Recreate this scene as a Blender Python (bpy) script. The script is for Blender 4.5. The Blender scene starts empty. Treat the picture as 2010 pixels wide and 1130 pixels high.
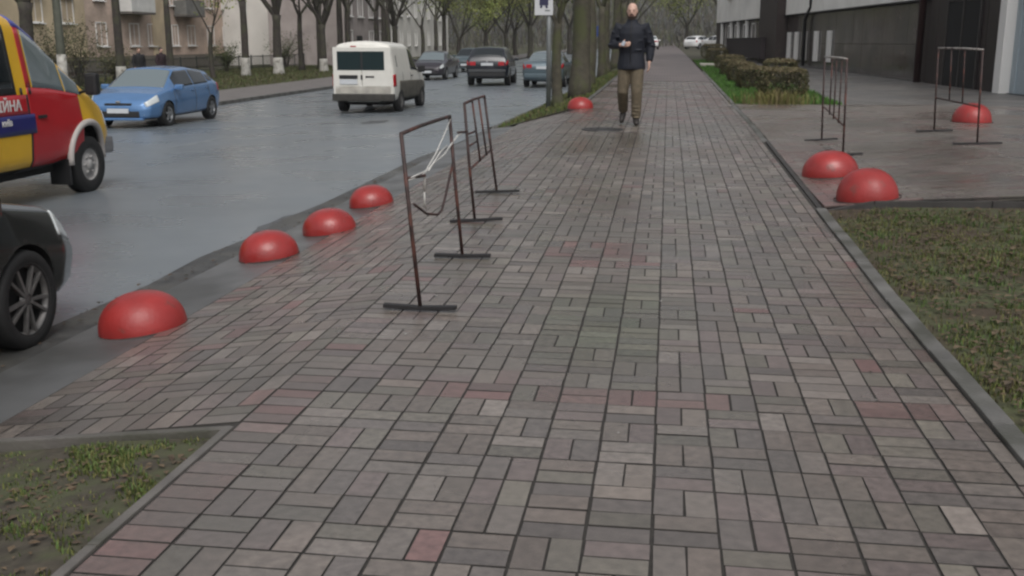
import bpy, bmesh, math, random
import numpy as np
from mathutils import Vector, Matrix

SC = bpy.context.scene
COL = SC.collection
R = math.radians
random.seed(7)
rng = np.random.default_rng(7)

# ------------------------------------------------------------------ camera
CAM_H, PITCH, YAW = 1.44, 13.2577, 8.2933
cam_data = bpy.data.cameras.new('camera')
cam = bpy.data.objects.new('camera', cam_data)
COL.objects.link(cam)
cam.location = (0, 0, CAM_H)
cam.rotation_euler = (R(90 - PITCH), 0, R(YAW))
cam_data.sensor_width = 36
cam_data.lens = 36.72
cam_data.clip_start = 0.05
cam_data.clip_end = 2000
SC.camera = cam

# ------------------------------------------------------------------ world, sun, exposure
world = bpy.data.worlds.new('World')
SC.world = world
world.use_nodes = True
wn = world.node_tree
bg = wn.nodes['Background']
sky = wn.nodes.new('ShaderNodeTexSky')
sky.sky_type = 'NISHITA'
sky.sun_disc = False
SUN_EL, SUN_AZ = 54, 162          # azimuth measured from +Y towards +X
sky.sun_elevation = R(SUN_EL)
sky.sun_rotation = R(SUN_AZ)
sky.air_density = 1.0
sky.dust_density = 6.0
sky.ozone_density = 2.0
hs = wn.nodes.new('ShaderNodeHueSaturation')      # cloud cover takes the colour out of the sky
hs.inputs['Saturation'].default_value = 0.22
wn.links.new(sky.outputs[0], hs.inputs['Color'])
wn.links.new(hs.outputs[0], bg.inputs['Color'])
bg.inputs['Strength'].default_value = 0.15
sun_d = bpy.data.lights.new('sun', 'SUN')
sun = bpy.data.objects.new('sun', sun_d)
COL.objects.link(sun)
sun_d.energy = 0.7
sun_d.angle = R(35)
sun_d.color = (1.0, 0.96, 0.91)
sdir = Vector((math.sin(R(SUN_AZ)) * math.cos(R(SUN_EL)), math.cos(R(SUN_AZ)) * math.cos(R(SUN_EL)), math.sin(R(SUN_EL))))
sun.rotation_euler = sdir.to_track_quat('Z', 'Y').to_euler()
sun.location = (0, 0, 40)
SC.view_settings.view_transform = 'Standard'
SC.view_settings.look = 'None'
SC.view_settings.exposure = 0.02
SC.view_settings.gamma = 1.0
SC.cycles.use_denoising = True
SC.cycles.filter_width = 2.4      # soft phone lens
SC.cycles.max_bounces = 6
SC.cycles.caustics_reflective = False
SC.cycles.caustics_refractive = False

# ------------------------------------------------------------------ materials
MATS = {}

def mat(name, base, rough=0.6, var=0.0, scale=8.0, metal=0.0, bump=0.0, bscale=60.0, coat=0.0, spec=0.5,
        src=None, rvar=0.0, dark=None, dscale=1.0, dlo=0.45, dhi=0.62, detail=5):
    """Principled material; var = noise on value, src 'attr' / 'obj' = colour from vertex colour / object colour,
    dark = a second colour laid on in patches (dirt, damp)."""
    if name in MATS:
        return MATS[name]
    m = bpy.data.materials.new(name)
    m.use_nodes = True
    nt = m.node_tree
    b = nt.nodes['Principled BSDF']
    L = nt.links.new
    geo = nt.nodes.new('ShaderNodeNewGeometry')
    pos = geo.outputs['Position']
    if src == 'attr':
        a = nt.nodes.new('ShaderNodeAttribute'); a.attribute_name = 'Col'; csock = a.outputs['Color']
    elif src == 'obj':
        a = nt.nodes.new('ShaderNodeObjectInfo'); csock = a.outputs['Color']
    else:
        a = nt.nodes.new('ShaderNodeRGB'); a.outputs[0].default_value = (*base, 1); csock = a.outputs[0]
    if var > 0:
        n = nt.nodes.new('ShaderNodeTexNoise'); n.inputs['Scale'].default_value = scale; n.inputs['Detail'].default_value = detail
        L(pos, n.inputs['Vector'])
        mr = nt.nodes.new('ShaderNodeMapRange')
        mr.inputs['From Min'].default_value = 0.25; mr.inputs['From Max'].default_value = 0.75
        mr.inputs['To Min'].default_value = 1 - var; mr.inputs['To Max'].default_value = 1 + var
        L(n.outputs['Fac'], mr.inputs['Value'])
        mx = nt.nodes.new('ShaderNodeMix'); mx.data_type = 'RGBA'; mx.blend_type = 'MULTIPLY'
        mx.inputs['Factor'].default_value = 1
        L(csock, mx.inputs['A']); L(mr.outputs['Result'], mx.inputs['B'])
        csock = mx.outputs['Result']
    if dark is not None:
        n2 = nt.nodes.new('ShaderNodeTexNoise'); n2.inputs['Scale'].default_value = dscale; n2.inputs['Detail'].default_value = 6
        L(pos, n2.inputs['Vector'])
        mr2 = nt.nodes.new('ShaderNodeMapRange')
        mr2.inputs['From Min'].default_value = dlo; mr2.inputs['From Max'].default_value = dhi
        L(n2.outputs['Fac'], mr2.inputs['Value'])
        mx2 = nt.nodes.new('ShaderNodeMix'); mx2.data_type = 'RGBA'
        L(mr2.outputs['Result'], mx2.inputs['Factor']); L(csock, mx2.inputs['A']); mx2.inputs['B'].default_value = (*dark, 1)
        csock = mx2.outputs['Result']
    L(csock, b.inputs['Base Color'])
    b.inputs['Roughness'].default_value = rough
    if rvar > 0:
        n3 = nt.nodes.new('ShaderNodeTexNoise'); n3.inputs['Scale'].default_value = 0.6; n3.inputs['Detail'].default_value = 5
        L(pos, n3.inputs['Vector'])
        mr3 = nt.nodes.new('ShaderNodeMapRange')
        mr3.inputs['From Min'].default_value = 0.35; mr3.inputs['From Max'].default_value = 0.65
        mr3.inputs['To Min'].default_value = max(0.05, rough - rvar); mr3.inputs['To Max'].default_value = min(1, rough + rvar)
        L(n3.outputs['Fac'], mr3.inputs['Value']); L(mr3.outputs['Result'], b.inputs['Roughness'])
    b.inputs['Metallic'].default_value = metal
    b.inputs['Coat Weight'].default_value = coat
    b.inputs['Coat Roughness'].default_value = 0.08
    b.inputs['Specular IOR Level'].default_value = spec
    if bump > 0:
        nb = nt.nodes.new('ShaderNodeTexNoise'); nb.inputs['Scale'].default_value = bscale; nb.inputs['Detail'].default_value = 4
        L(pos, nb.inputs['Vector'])
        bp = nt.nodes.new('ShaderNodeBump'); bp.inputs['Strength'].default_value = bump; bp.inputs['Distance'].default_value = 0.01
        L(nb.outputs['Fac'], bp.inputs['Height']); L(bp.outputs[0], b.inputs['Normal'])
    MATS[name] = m
    return m

def brick_mat(name, c1, c2, mortar, bw, bh, rough=0.85, ms=0.012, flat=False, rot=None):
    """brick pattern on far surfaces; flat = laid on the ground (uses x,y), else on a wall facing x (uses y,z)."""
    m = bpy.data.materials.new(name); m.use_nodes = True
    nt = m.node_tree; b = nt.nodes['Principled BSDF']; L = nt.links.new
    geo = nt.nodes.new('ShaderNodeNewGeometry')
    sep = nt.nodes.new('ShaderNodeSeparateXYZ'); L(geo.outputs['Position'], sep.inputs[0])
    com = nt.nodes.new('ShaderNodeCombineXYZ')
    if flat:
        L(sep.outputs['Y'], com.inputs[0]); L(sep.outputs['X'], com.inputs[1])
    else:
        L(sep.outputs['Y'], com.inputs[0]); L(sep.outputs['Z'], com.inputs[1])
    br = nt.nodes.new('ShaderNodeTexBrick')
    br.inputs['Scale'].default_value = 1; br.inputs['Brick Width'].default_value = bw; br.inputs['Row Height'].default_value = bh
    br.inputs['Mortar Size'].default_value = ms
    br.inputs['Color1'].default_value = (*c1, 1); br.inputs['Color2'].default_value = (*c2, 1); br.inputs['Mortar'].default_value = (*mortar, 1)
    L(com.outputs[0], br.inputs['Vector'])
    n = nt.nodes.new('ShaderNodeTexNoise'); n.inputs['Scale'].default_value = 0.7; n.inputs['Detail'].default_value = 6
    L(geo.outputs['Position'], n.inputs['Vector'])
    mr = nt.nodes.new('ShaderNodeMapRange'); mr.inputs['From Min'].default_value = .3; mr.inputs['From Max'].default_value = .7
    mr.inputs['To Min'].default_value = .7; mr.inputs['To Max'].default_value = 1.25
    L(n.outputs['Fac'], mr.inputs['Value'])
    mx = nt.nodes.new('ShaderNodeMix'); mx.data_type = 'RGBA'; mx.blend_type = 'MULTIPLY'; mx.inputs['Factor'].default_value = 1
    L(br.outputs['Color'], mx.inputs['A']); L(mr.outputs['Result'], mx.inputs['B'])
    L(mx.outputs['Result'], b.inputs['Base Color'])
    b.inputs['Roughness'].default_value = rough
    return m

# ------------------------------------------------------------------ mesh helpers
def link(o, parent=None):
    COL.objects.link(o)
    if parent is not None:
        o.parent = parent
    return o

def tag(o, label=None, cat=None, group=None, kind=None):
    if label: o['label'] = label
    if cat: o['category'] = cat
    if group: o['group'] = group
    if kind: o['kind'] = kind
    return o

def empty(name, loc=(0, 0, 0), rz=0.0, label=None, cat=None, group=None):
    o = bpy.data.objects.new(name, None)
    o.empty_display_size = 0.1
    COL.objects.link(o)
    o.location = loc
    o.rotation_euler = (0, 0, rz)
    return tag(o, label, cat, group)

def np_mesh(name, verts, faces, cols=None, smooth=False):
    """verts (n,3), faces (m,k) arrays of one k, or a list of tuples; cols per vertex (n,3)"""
    me = bpy.data.meshes.new(name)
    if isinstance(faces, np.ndarray):
        verts = np.asarray(verts, np.float32); faces = np.asarray(faces, np.int32)
        k = faces.shape[1]
        me.vertices.add(len(verts)); me.vertices.foreach_set('co', verts.ravel())
        me.loops.add(faces.size); me.loops.foreach_set('vertex_index', faces.ravel())
        me.polygons.add(len(faces)); me.polygons.foreach_set('loop_start', np.arange(0, faces.size, k, dtype=np.int32))
        me.update(calc_edges=True)
    else:
        me.from_pydata([tuple(v) for v in verts], [], faces)
        me.update()
    if cols is not None:
        at = me.color_attributes.new('Col', 'FLOAT_COLOR', 'POINT')
        c4 = np.ones((len(cols), 4), np.float32); c4[:, :3] = cols
        at.data.foreach_set('color', c4.ravel())
    me.polygons.foreach_set('use_smooth', np.full(len(me.polygons), bool(smooth)))
    me.validate()
    return me

class MB:
    """collects shapes into one mesh"""
    def __init__(s):
        s.v, s.f, s.sm = [], [], []
    def add(s, vs, fs, smooth=False):
        o = len(s.v)
        s.v += [tuple(v) for v in vs]
        s.f += [tuple(i + o for i in f) for f in fs]
        s.sm += [smooth] * len(fs)
        return s
    def box(s, c, d, rot=None, bev=0.0):
        x, y, z = d[0] / 2, d[1] / 2, d[2] / 2
        if bev <= 0:
            vs = [(a * x, b * y, e * z) for e in (-1, 1) for b in (-1, 1) for a in (-1, 1)]
            fs = [(0, 2, 3, 1), (4, 5, 7, 6), (0, 1, 5, 4), (2, 6, 7, 3), (0, 4, 6, 2), (1, 3, 7, 5)]
        else:
            bm = bmesh.new(); bmesh.ops.create_cube(bm, size=1)
            for v in bm.verts: v.co = Vector((v.co.x * d[0], v.co.y * d[1], v.co.z * d[2]))
            bmesh.ops.bevel(bm, geom=bm.edges[:], offset=min(bev, min(d) * .49), segments=2, affect='EDGES', profile=.7)
            bm.verts.index_update()
            vs = [v.co.copy() for v in bm.verts]; fs = [tuple(v.index for v in f.verts) for f in bm.faces]; bm.free()
        c = Vector(c)
        if rot is not None:
            vs = [rot @ Vector(v) + c for v in vs]
        else:
            vs = [Vector(v) + c for v in vs]
        return s.add(vs, fs)
    def tube(s, pts, rad, n=8, caps=True, smooth=True):
        """tube through points; rad a number or one per point"""
        pts = [Vector(p) for p in pts]
        if not hasattr(rad, '__len__'): rad = [rad] * len(pts)
        vs, fs = [], []
        prev = None
        for i, p in enumerate(pts):
            t = (pts[min(i + 1, len(pts) - 1)] - pts[max(i - 1, 0)])
            if t.length < 1e-9: t = Vector((0, 0, 1))
            t.normalize()
            if prev is None:
                a = Vector((1, 0, 0)) if abs(t.x) < .9 else Vector((0, 1, 0))
                u = t.cross(a).normalized()
            else:
                u = (prev - t * prev.dot(t))
                u = u.normalized() if u.length > 1e-6 else t.orthogonal().normalized()
            prev = u
            w = t.cross(u)
            for k in range(n):
                an = 2 * math.pi * k / n
                vs.append(p + (u * math.cos(an) + w * math.sin(an)) * rad[i])
        for i in range(len(pts) - 1):
            for k in range(n):
                a = i * n + k; b = i * n + (k + 1) % n
                fs.append((a, b, b + n, a + n))
        if caps:
            fs.append(tuple(range(n - 1, -1, -1))); m = (len(pts) - 1) * n
            fs.append(tuple(range(m, m + n)))
        return s.add(vs, fs, smooth)
    def loft(s, rings, n=16, caps=True, power=2.0):
        """rings: (centre, rx, ry, axis_x, axis_y)"""
        vs, fs = [], []
        for (c, rx, ry, ax, ay) in rings:
            c = Vector(c); ax = Vector(ax); ay = Vector(ay)
            for k in range(n):
                an = 2 * math.pi * k / n
                ca, sa = math.cos(an), math.sin(an)
                ca = math.copysign(abs(ca) ** (2 / power), ca); sa = math.copysign(abs(sa) ** (2 / power), sa)
                vs.append(c + ax * rx * ca + ay * ry * sa)
        for i in range(len(rings) - 1):
            for k in range(n):
                a = i * n + k; b = i * n + (k + 1) % n
                fs.append((a, b, b + n, a + n))
        if caps:
            fs.append(tuple(range(n - 1, -1, -1))); m = (len(rings) - 1) * n
            fs.append(tuple(range(m, m + n)))
        return s.add(vs, fs, True)
    def lathe(s, prof, n=24, axis='z', c=(0, 0, 0)):
        vs, fs = [], []
        for (r_, h) in prof:
            for k in range(n):
                an = 2 * math.pi * k / n
                if axis == 'z': v = (r_ * math.cos(an), r_ * math.sin(an), h)
                else: v = (r_ * math.cos(an), h, r_ * math.sin(an))
                vs.append((v[0] + c[0], v[1] + c[1], v[2] + c[2]))
        for i in range(len(prof) - 1):
            for k in range(n):
                a = i * n + k; b = i * n + (k + 1) % n
                fs.append((a, b, b + n, a + n))
        return s.add(vs, fs, True)
    def sphere(s, c, r_, n=12, m=8):
        if not hasattr(r_, '__len__'): r_ = (r_, r_, r_)
        rings = []
        for i in range(m + 1):
            th = math.pi * i / m
            k = max(math.sin(th), 0.02)
            rings.append((Vector(c) + Vector((0, 0, -math.cos(th) * r_[2])), r_[0] * k, r_[1] * k, (1, 0, 0), (0, 1, 0)))
        return s.loft(rings, n)
    def mesh(s, name):
        me = bpy.data.meshes.new(name)
        me.from_pydata(s.v, [], s.f)
        me.polygons.foreach_set('use_smooth', s.sm)
        me.update()
        bm = bmesh.new(); bm.from_mesh(me); bmesh.ops.recalc_face_normals(bm, faces=bm.faces[:]); bm.to_mesh(me); bm.free()
        return me
    def build(s, name, m, parent=None, loc=None, rz=None):
        me = s.mesh(name); me.materials.append(m)
        o = bpy.data.objects.new(name, me)
        if loc is not None: o.location = loc
        if rz is not None: o.rotation_euler = (0, 0, rz)
        return link(o, parent)

def obj(name, me, m, parent=None):
    if m is not None: me.materials.append(m)
    return link(bpy.data.objects.new(name, me), parent)

def evaluated(o):
    """mesh of o with its modifiers; o is then removed"""
    bpy.context.view_layer.update()
    dg = bpy.context.evaluated_depsgraph_get()
    me = bpy.data.meshes.new_from_object(o.evaluated_get(dg))
    bpy.data.objects.remove(o)
    return me

def remeshed(mb, voxel, smooth=3):
    o = bpy.data.objects.new('tmp', mb.mesh('tmp')); COL.objects.link(o)
    r_ = o.modifiers.new('r', 'REMESH'); r_.mode = 'VOXEL'; r_.voxel_size = voxel; r_.use_smooth_shade = True
    if smooth:
        s_ = o.modifiers.new('s', 'SMOOTH'); s_.factor = 0.5; s_.iterations = smooth
    return evaluated(o)

def copy_tree(o, parent=None):
    c = o.copy(); COL.objects.link(c); c.parent = parent
    for ch in list(o.children):
        copy_tree(ch, c)
    return c

# ------------------------------------------------------------------ lie of the land
def zs(Y):                                   # the footway climbs gently
    return float(np.interp(Y, [-20, 6, 16, 40, 80, 140, 300], [0, 0, .19, .35, .55, .7, 1.0]))

def zr(X, Y):                                # road, falling a little to the far side
    b = np.interp(Y, [-20, 12, 28, 45, 80, 150, 300], [-.30, -.30, -.42, -.38, -.2, .15, .7])
    return float(b - 0.020 * max(0.0, -5 - X))

RE, RO = -3.5, -14.6                         # near and far road edge

def zapron(X, Y):                            # dropped crossing between footway and road
    t = min(1, max(0, (-1.6 - X) / 1.25))
    lo = min(zs(Y) - .12, -.17 + max(0, (Y - 10)) * .006)
    return zs(Y) * (1 - t) + lo * t

def zopp(X, Y):
    e = zr(RO, Y)
    return e + .10 - .004 * (RO - X)

def zdrive(X, Y):
    k = float(np.interp(X, [1.3, 2.2, 3.6, 8], [.045, .135, .21, .2]))
    return max(k + min(zs(Y), .03), zs(Y) + .006)

def grid(xs, ys, fz):
    V = [(x, y, fz(x, y)) for y in ys for x in xs]
    n = len(xs)
    F = [(j * n + i, j * n + i + 1, (j + 1) * n + i + 1, (j + 1) * n + i) for j in range(len(ys) - 1) for i in range(n - 1)]
    return V, F

def sheet(name, xs, ys, fz, m, parent=None, kind='structure', smooth=True):
    V, F = grid(list(xs), list(ys), fz)
    me = np_mesh(name, np.array(V), np.array(F), smooth=smooth)
    me.materials.append(m)
    o = link(bpy.data.objects.new(name, me), parent)
    if kind: o['kind'] = kind
    return o

YFAR = [-12, -4, 0, 2, 4, 6, 8, 10, 12, 14, 16, 18, 20, 22, 25, 28, 32, 36, 40, 45, 50, 60, 70, 80, 100, 120, 140, 180, 240, 320]

M_soil = mat('soil', (.050, .042, .030), .9, .5, 16, bump=.8, bscale=25, dark=(.058, .062, .030), dscale=5)
M_lawnsoil = mat('lawn_soil', (.052, .058, .024), .95, .5, 18, bump=.6, bscale=30, dark=(.05, .036, .022), dscale=1.6, dlo=.5, dhi=.6)
M_asph = mat('wet_asphalt', (.142, .160, .174), .30, .07, 3.0, bump=.04, bscale=160, rvar=.06, spec=.6, dark=(.126, .142, .154), dscale=.35, dlo=.5, dhi=.68)
M_strip = mat('damp_strip', (.105, .106, .106), .42, .22, 2.2, bump=.2, bscale=120, rvar=.14, dark=(.06, .06, .058), dscale=1.3)
M_gutter = mat('gutter_band', (.048, .048, .046), .5, .5, 6, bump=.4, bscale=70, rvar=.2, dark=(.07, .068, .06), dscale=1.8)  # dark mottled band along the road edge
M_joint = mat('joint_sand', (.028, .025, .022), .9, .4, 30)
M_kerb = mat('kerb_concrete', (.115, .112, .105), .65, .35, 5, bump=.4, bscale=60, dark=(.055, .055, .045), dscale=2.4)
M_path = mat('old_path', (.13, .118, .112), .6, .3, 2.0, bump=.2, bscale=60)
M_farpave = brick_mat('far_pavers', (.150, .118, .112), (.125, .102, .098), (.06, .05, .048), .2, .1, .5, .008, True)

# the ground: one sheet to the horizon, everywhere a little below what lies on it
def zground(X, Y):
    if X > 1.0: return zs(Y) - .14
    if X > -3.5: return min(zs(Y) - .14, zr(-3.5, Y) - .1) if X < -1.5 else zs(Y) - .14
    if X > RO: return zr(X, Y) - .12
    return zopp(X, Y) - .09
sheet('ground', [-400, -200, -100, -60, -40, -30, -22, -18, -14.8, -14.5, -10, -6, -3.6, -3.3, -1.7, -1.3, 1, 2, 4, 8, 14, 30, 60, 120, 400],
      YFAR + [450, 700], zground, M_soil)

road = sheet('road', [RO, -12, -10, -8, -6.5, -5, -4.2, RE], YFAR, zr, M_asph)
# worn lane line, almost gone
M_worn = mat('worn_paint', (.24, .25, .255), .5, .3, 6, dark=(.145, .163, .177), dscale=4, dlo=.42, dhi=.58)
mk = MB()
for y0 in (13.2, 17.6, 22, 30, 37, 44, 52, 60):
    V = [(x, y, zr(x, y) + .004) for y in np.linspace(y0, y0 + 2.4, 5) for x in (-8.78, -8.66)]
    mk.add(V, [(2 * i, 2 * i + 1, 2 * i + 3, 2 * i + 2) for i in range(4)])
lane = mk.build('lane_marking', M_worn, road)
# asphalt patches on the carriageway
M_patch = mat('patch_asphalt', (.062, .065, .068), .45, .3, 9, bump=.3, bscale=120, rvar=.15)
for (cx, cy, rx, ry, sd) in ((-3.72, 9.7, .14, .6, 1), (-6.9, 24.6, .3, .7, 3)):
    rr = random.Random(sd)
    n = 18
    V = [(cx, cy, zr(cx, cy) + .005)]
    for k in range(n):
        a = 2 * math.pi * k / n; q = .75 + .4 * rr.random()
        x, y = cx + rx * q * math.cos(a), cy + ry * q * math.sin(a)
        V.append((x, y, zr(x, y) + .005))
    MB().add(V, [(0, 1 + k, 1 + (k + 1) % n) for k in range(n)]).build('asphalt_patch', M_patch, road)

# the strip beside the road on which the half spheres stand, and its gutter
def zstrip(X, Y): return zapron(-2.85, Y) + (X + 2.80) * .09 - .004
strip = sheet('roadside_strip', [-3.36, -3.1, -2.80], [-12, -2, 0, 2, 4, 5, 6, 7, 8, 9, 10, 12, 14, 16, 18, 19.6], zstrip, M_strip)
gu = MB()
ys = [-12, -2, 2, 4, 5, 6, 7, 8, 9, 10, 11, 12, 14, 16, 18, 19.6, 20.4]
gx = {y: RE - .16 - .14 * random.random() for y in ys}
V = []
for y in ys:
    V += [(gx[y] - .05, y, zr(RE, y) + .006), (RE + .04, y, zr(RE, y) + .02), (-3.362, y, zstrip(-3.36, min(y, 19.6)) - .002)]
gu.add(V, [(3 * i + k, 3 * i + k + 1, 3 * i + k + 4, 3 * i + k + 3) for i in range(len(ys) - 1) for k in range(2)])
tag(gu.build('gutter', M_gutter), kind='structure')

# ------------------------------------------------------------------ footway and pavers
WX0, WX1 = -1.6, 1.27
walk = sheet('footway', [-1.62, -1, 0, 1, 1.30], YFAR, lambda X, Y: zs(Y) - (.0045 if Y < 34 else .0), M_joint)
apron = sheet('crossing_apron', [-2.81, -2.4, -2.0, -1.62], list(np.linspace(3.6, 20.2, 34)), lambda X, Y: zapron(X, Y) - .0045, M_joint)
far_walk = sheet('far_paving', [-1.62, 0, 1.27], [y for y in YFAR if y >= 32] , lambda X, Y: zs(Y) + .006, M_farpave)

def unit_paver(w, l, h=.05, ch=.0012):
    """chamfered paver, top at z=0"""
    a, b = w / 2, l / 2
    V = [(-a + ch, -b + ch, 0), (a - ch, -b + ch, 0), (a - ch, b - ch, 0), (-a + ch, b - ch, 0),
         (-a, -b, -ch), (a, -b, -ch), (a, b, -ch), (-a, b, -ch), (-a, -b, -h), (a, -b, -h), (a, b, -h), (-a, b, -h)]
    F = [(0, 1, 2, 3)] + [(4 + k, 4 + (k + 1) % 4, (k + 1) % 4, k) for k in range(4)] + [(8 + k, 8 + (k + 1) % 4, 4 + (k + 1) % 4, 4 + k) for k in range(4)]
    return V, F

GREY = [(.172, .141, .121), (.192, .161, .138), (.147, .126, .114), (.214, .184, .162), (.161, .143, .118), (.174, .138, .127)]
RED = [(.190, .118, .106), (.172, .112, .100), (.198, .114, .104), (.170, .122, .110)]

def paver_colour(x, y, red):
    c = random.choice(RED) if random.random() < red else random.choice(GREY)
    k = random.uniform(.60, .86)
    if random.random() < .10: k *= 1.22
    moss = max(0, 1 - ((x + .25) ** 2 / .16 + (y - 5.4) ** 2 / 1.4)) * .28
    return (c[0] * k * (1 - moss), c[1] * k * (1 - moss * .55), c[2] * k * (1 - moss * 1.1))

def redness(x, y):
    r_ = .012
    if 4.0 < y < 4.32: r_ = .55 if -1.2 < x < 1.3 else .2
    if abs(x + .25) < .35 and 4.0 < y < 4.3: r_ = .9
    if 6.6 < y < 7.4 and abs(x + .35) < .4: r_ = .5
    if y > 16.9: r_ = .6
    if x > .6 and y < 4.3: r_ = max(r_, .06)
    return r_

pav = []            # (x, y, w, l, colour, which)
def module(x0, y0, kind, red, which, w=.2):
    if kind == 'H':
        for k in range(2):
            pav.append((x0 + w / 2, y0 + .05 + .1 * k, w, .1, paver_colour(x0 + .1, y0 + .1, red), which))
    else:
        for k in range(2):
            pav.append((x0 + w / 4 + w / 2 * k, y0 + .1, w / 2, .2, paver_colour(x0 + .1, y0 + .1, red), which))

ncol = 13
for r_ in range(-5, 148):
    y0 = 3.05 + .2 * r_
    # border course of red blocks along the left edge
    if y0 < 20:
        module(-1.6, y0, 'H', .75 if y0 < 4.2 else .12, 'walk')
    else:
        module(-1.6, y0, 'H', .6, 'walk')
    for c in range(ncol):
        x0 = -1.4 + .2 * c
        kk = 'H' if (r_ + c) % 2 == 0 else 'V'
        if random.random() < .2: kk = 'V' if kk == 'H' else 'H'
        if y0 > 17: kk = 'H' if random.random() < .75 else 'V'
        module(x0, y0, kk, redness(x0 + .1, y0 + .1), 'walk')
    pav.append((1.235, y0 + .1, .07, .2, paver_colour(1.2, y0, .1), 'walk'))
for r_ in range(3, 85):
    y0 = 3.05 + .2 * r_
    for c in range(6):
        x0 = -2.80 + .2 * c
        kk = 'H' if (r_ + c) % 2 == 0 else 'V'
        if random.random() < .35: kk = 'V' if kk == 'H' else 'H'
        module(x0, y0, kk, .06 if y0 < 9 else .16, 'apron')

cphi = R(PITCH); cyaw = R(YAW)
def in_frame(x, y, z):
    hx, hy = -math.sin(cyaw), math.cos(cyaw)
    d = x * hx + y * hy; l = x * hy - y * hx
    dep = d * math.cos(cphi) - (z - CAM_H) * math.sin(cphi)
    u = d * math.sin(cphi) + (z - CAM_H) * math.cos(cphi)
    if dep < .1: return False
    return abs(l / dep) < .51 and abs(u / dep) < .29

M_pav = mat('paver', None, .29, .26, 26, src='obj', bump=.22, bscale=170, rvar=.18, detail=8, spec=.9, dark=(.100, .090, .078), dscale=.85, dlo=.50, dhi=.72)
M_pavm = mat('paver_mass', None, .29, .26, 26, src='attr', bump=.22, bscale=170, rvar=.18, detail=8, spec=.9, dark=(.100, .090, .078), dscale=.85, dlo=.50, dhi=.72)
paver_shapes = {}
def paver_mesh(w, l):
    k = (round(w, 3), round(l, 3))
    if k not in paver_shapes:
        V, F = unit_paver(w - (.010 if w > .15 else .006), l - .006)
        me = np_mesh('paver', V, F); me.materials.append(M_pav); me.materials.append(M_joint)
        for p_ in me.polygons[1:]: p_.material_index = 1          # sides caked with joint sand
        paver_shapes[k] = me
    return paver_shapes[k]

for which, par, fz in (('walk', walk, lambda x, y: zs(y)), ('apron', apron, zapron)):
    L_ = [p for p in pav if p[5] == which]
    vis = [p for p in L_ if in_frame(p[0], p[1], fz(p[0], p[1]))]
    vis.sort(key=lambda p: (p[0] ** 2 + p[1] ** 2) / (p[2] * p[3] / .02))
    near = set(id(p) for p in vis[:300])
    VV, FF, CC = [], [], []
    for p in L_:
        x, y, w, l, c, _ = p
        dz = random.uniform(-.0012, .0012)
        z = fz(x, y) + dz
        rx = math.atan2(fz(x, y + .1) - fz(x, y - .1), .2) + random.uniform(-.006, .006)
        ry = -math.atan2(fz(x + .05, y) - fz(x - .05, y), .1) + random.uniform(-.006, .006)
        rz = random.uniform(-.012, .012)
        jx, jy = random.uniform(-.0015, .0015), random.uniform(-.0015, .0015)
        if id(p) in near:
            o = bpy.data.objects.new('paver', paver_mesh(w, l))
            o.location = (x + jx, y + jy, z); o.rotation_euler = (rx, ry, rz); o.color = (*c, 1)
            link(o, par)
        else:
            V, F = unit_paver(w - (.010 if w > .15 else .006), l - .006)
            b = len(VV)
            for (a, q, h) in V:
                VV.append((x + jx + a - rz * q, y + jy + q + rz * a, z + h + rx * q - ry * a))
            FF += [tuple(i + b for i in f) for f in F]
            CC += [c] * len(V)
    me = np_mesh('paver_field', np.array(VV), np.array(FF), np.array(CC))
    o = obj('paver_field', me, M_pavm, par); o['kind'] = 'stuff'; me.materials.append(M_joint)
    me.polygons.foreach_set('material_index', np.tile(np.array([0] + [1] * 8, np.int32), len(FF) // 9))

# edging stones
M_edge = mat('thin_edging', (.125, .115, .105), .5, .3, 6, bump=.3, bscale=60, dark=(.07, .068, .055), dscale=3)
def stones(parent, name, m, x, w, y0, y1, L_, fz, h=.2, up=.0, gap=.008, tilt=.01):
    sh = MB().box((0, 0, -h / 2), (w, L_ - gap, h), bev=.008).mesh(name); sh.materials.append(m)
    y = y0
    while y < y1 - .01:
        o = bpy.data.objects.new(name, sh)
        yc = y + L_ / 2
        o.location = (x + random.uniform(-.004, .004), yc, fz(yc) + up + random.uniform(-.004, .004))
        o.rotation_euler = (math.atan2(fz(yc + .3) - fz(yc - .3), .6) + random.uniform(-.004, .004), random.uniform(-tilt, tilt), random.uniform(-.004, .004))
        link(o, parent)
        y += L_
stones(walk, 'kerbstone', M_kerb, 1.315, .085, 1.0, 9.0, 1.0, zs, up=.018)
stones(walk, 'kerbstone', M_kerb, 1.315, .085, 14.2, 21.6, .925, zs, up=.004)
stones(walk, 'kerbstone', M_kerb, 1.315, .085, 21.6, 40, 1.0, zs, up=.02)
stones(walk, 'kerbstone', M_edge, -1.622, .036, 1.6, 3.6, 1.0, zs, up=.006)
stones(walk, 'kerbstone', M_kerb, -1.66, .07, 20.4, 40, 1.0, zs, up=.01)
sh = MB().box((0, 0, -.08), (1.05, .04, .16), bev=.006).mesh('kerbstone'); sh.materials.append(M_edge)
for xx in (-2.15,):
    o = bpy.data.objects.new('kerbstone', sh); o.location = (xx, 3.6, zapron(xx, 3.6) + .012); o.rotation_euler = (0, -.11, 0); link(o, apron)
stones(road, 'kerbstone', M_kerb, -3.42, .15, 20.4, 60, 1.0, lambda y: zr(RE, y), h=.35, up=.13)
stones(road, 'kerbstone', M_kerb, RO - .075, .15, 14, 74, 1.0, lambda y: zr(RO, y), h=.35, up=.12)
# kerb return at the end of the tree strip
for k in range(3):
    a = k / 3
    x = -3.2 + .62 * k; y = 20.25 - .05 * k
    o = MB().box((0, 0, -.1), (.6, .12, .22), bev=.01).build('kerbstone', M_kerb, road, (x, y, zr(RE, 20) + .16 + .08 * k)); o.rotation_euler = (0, -.12, .05)

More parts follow.
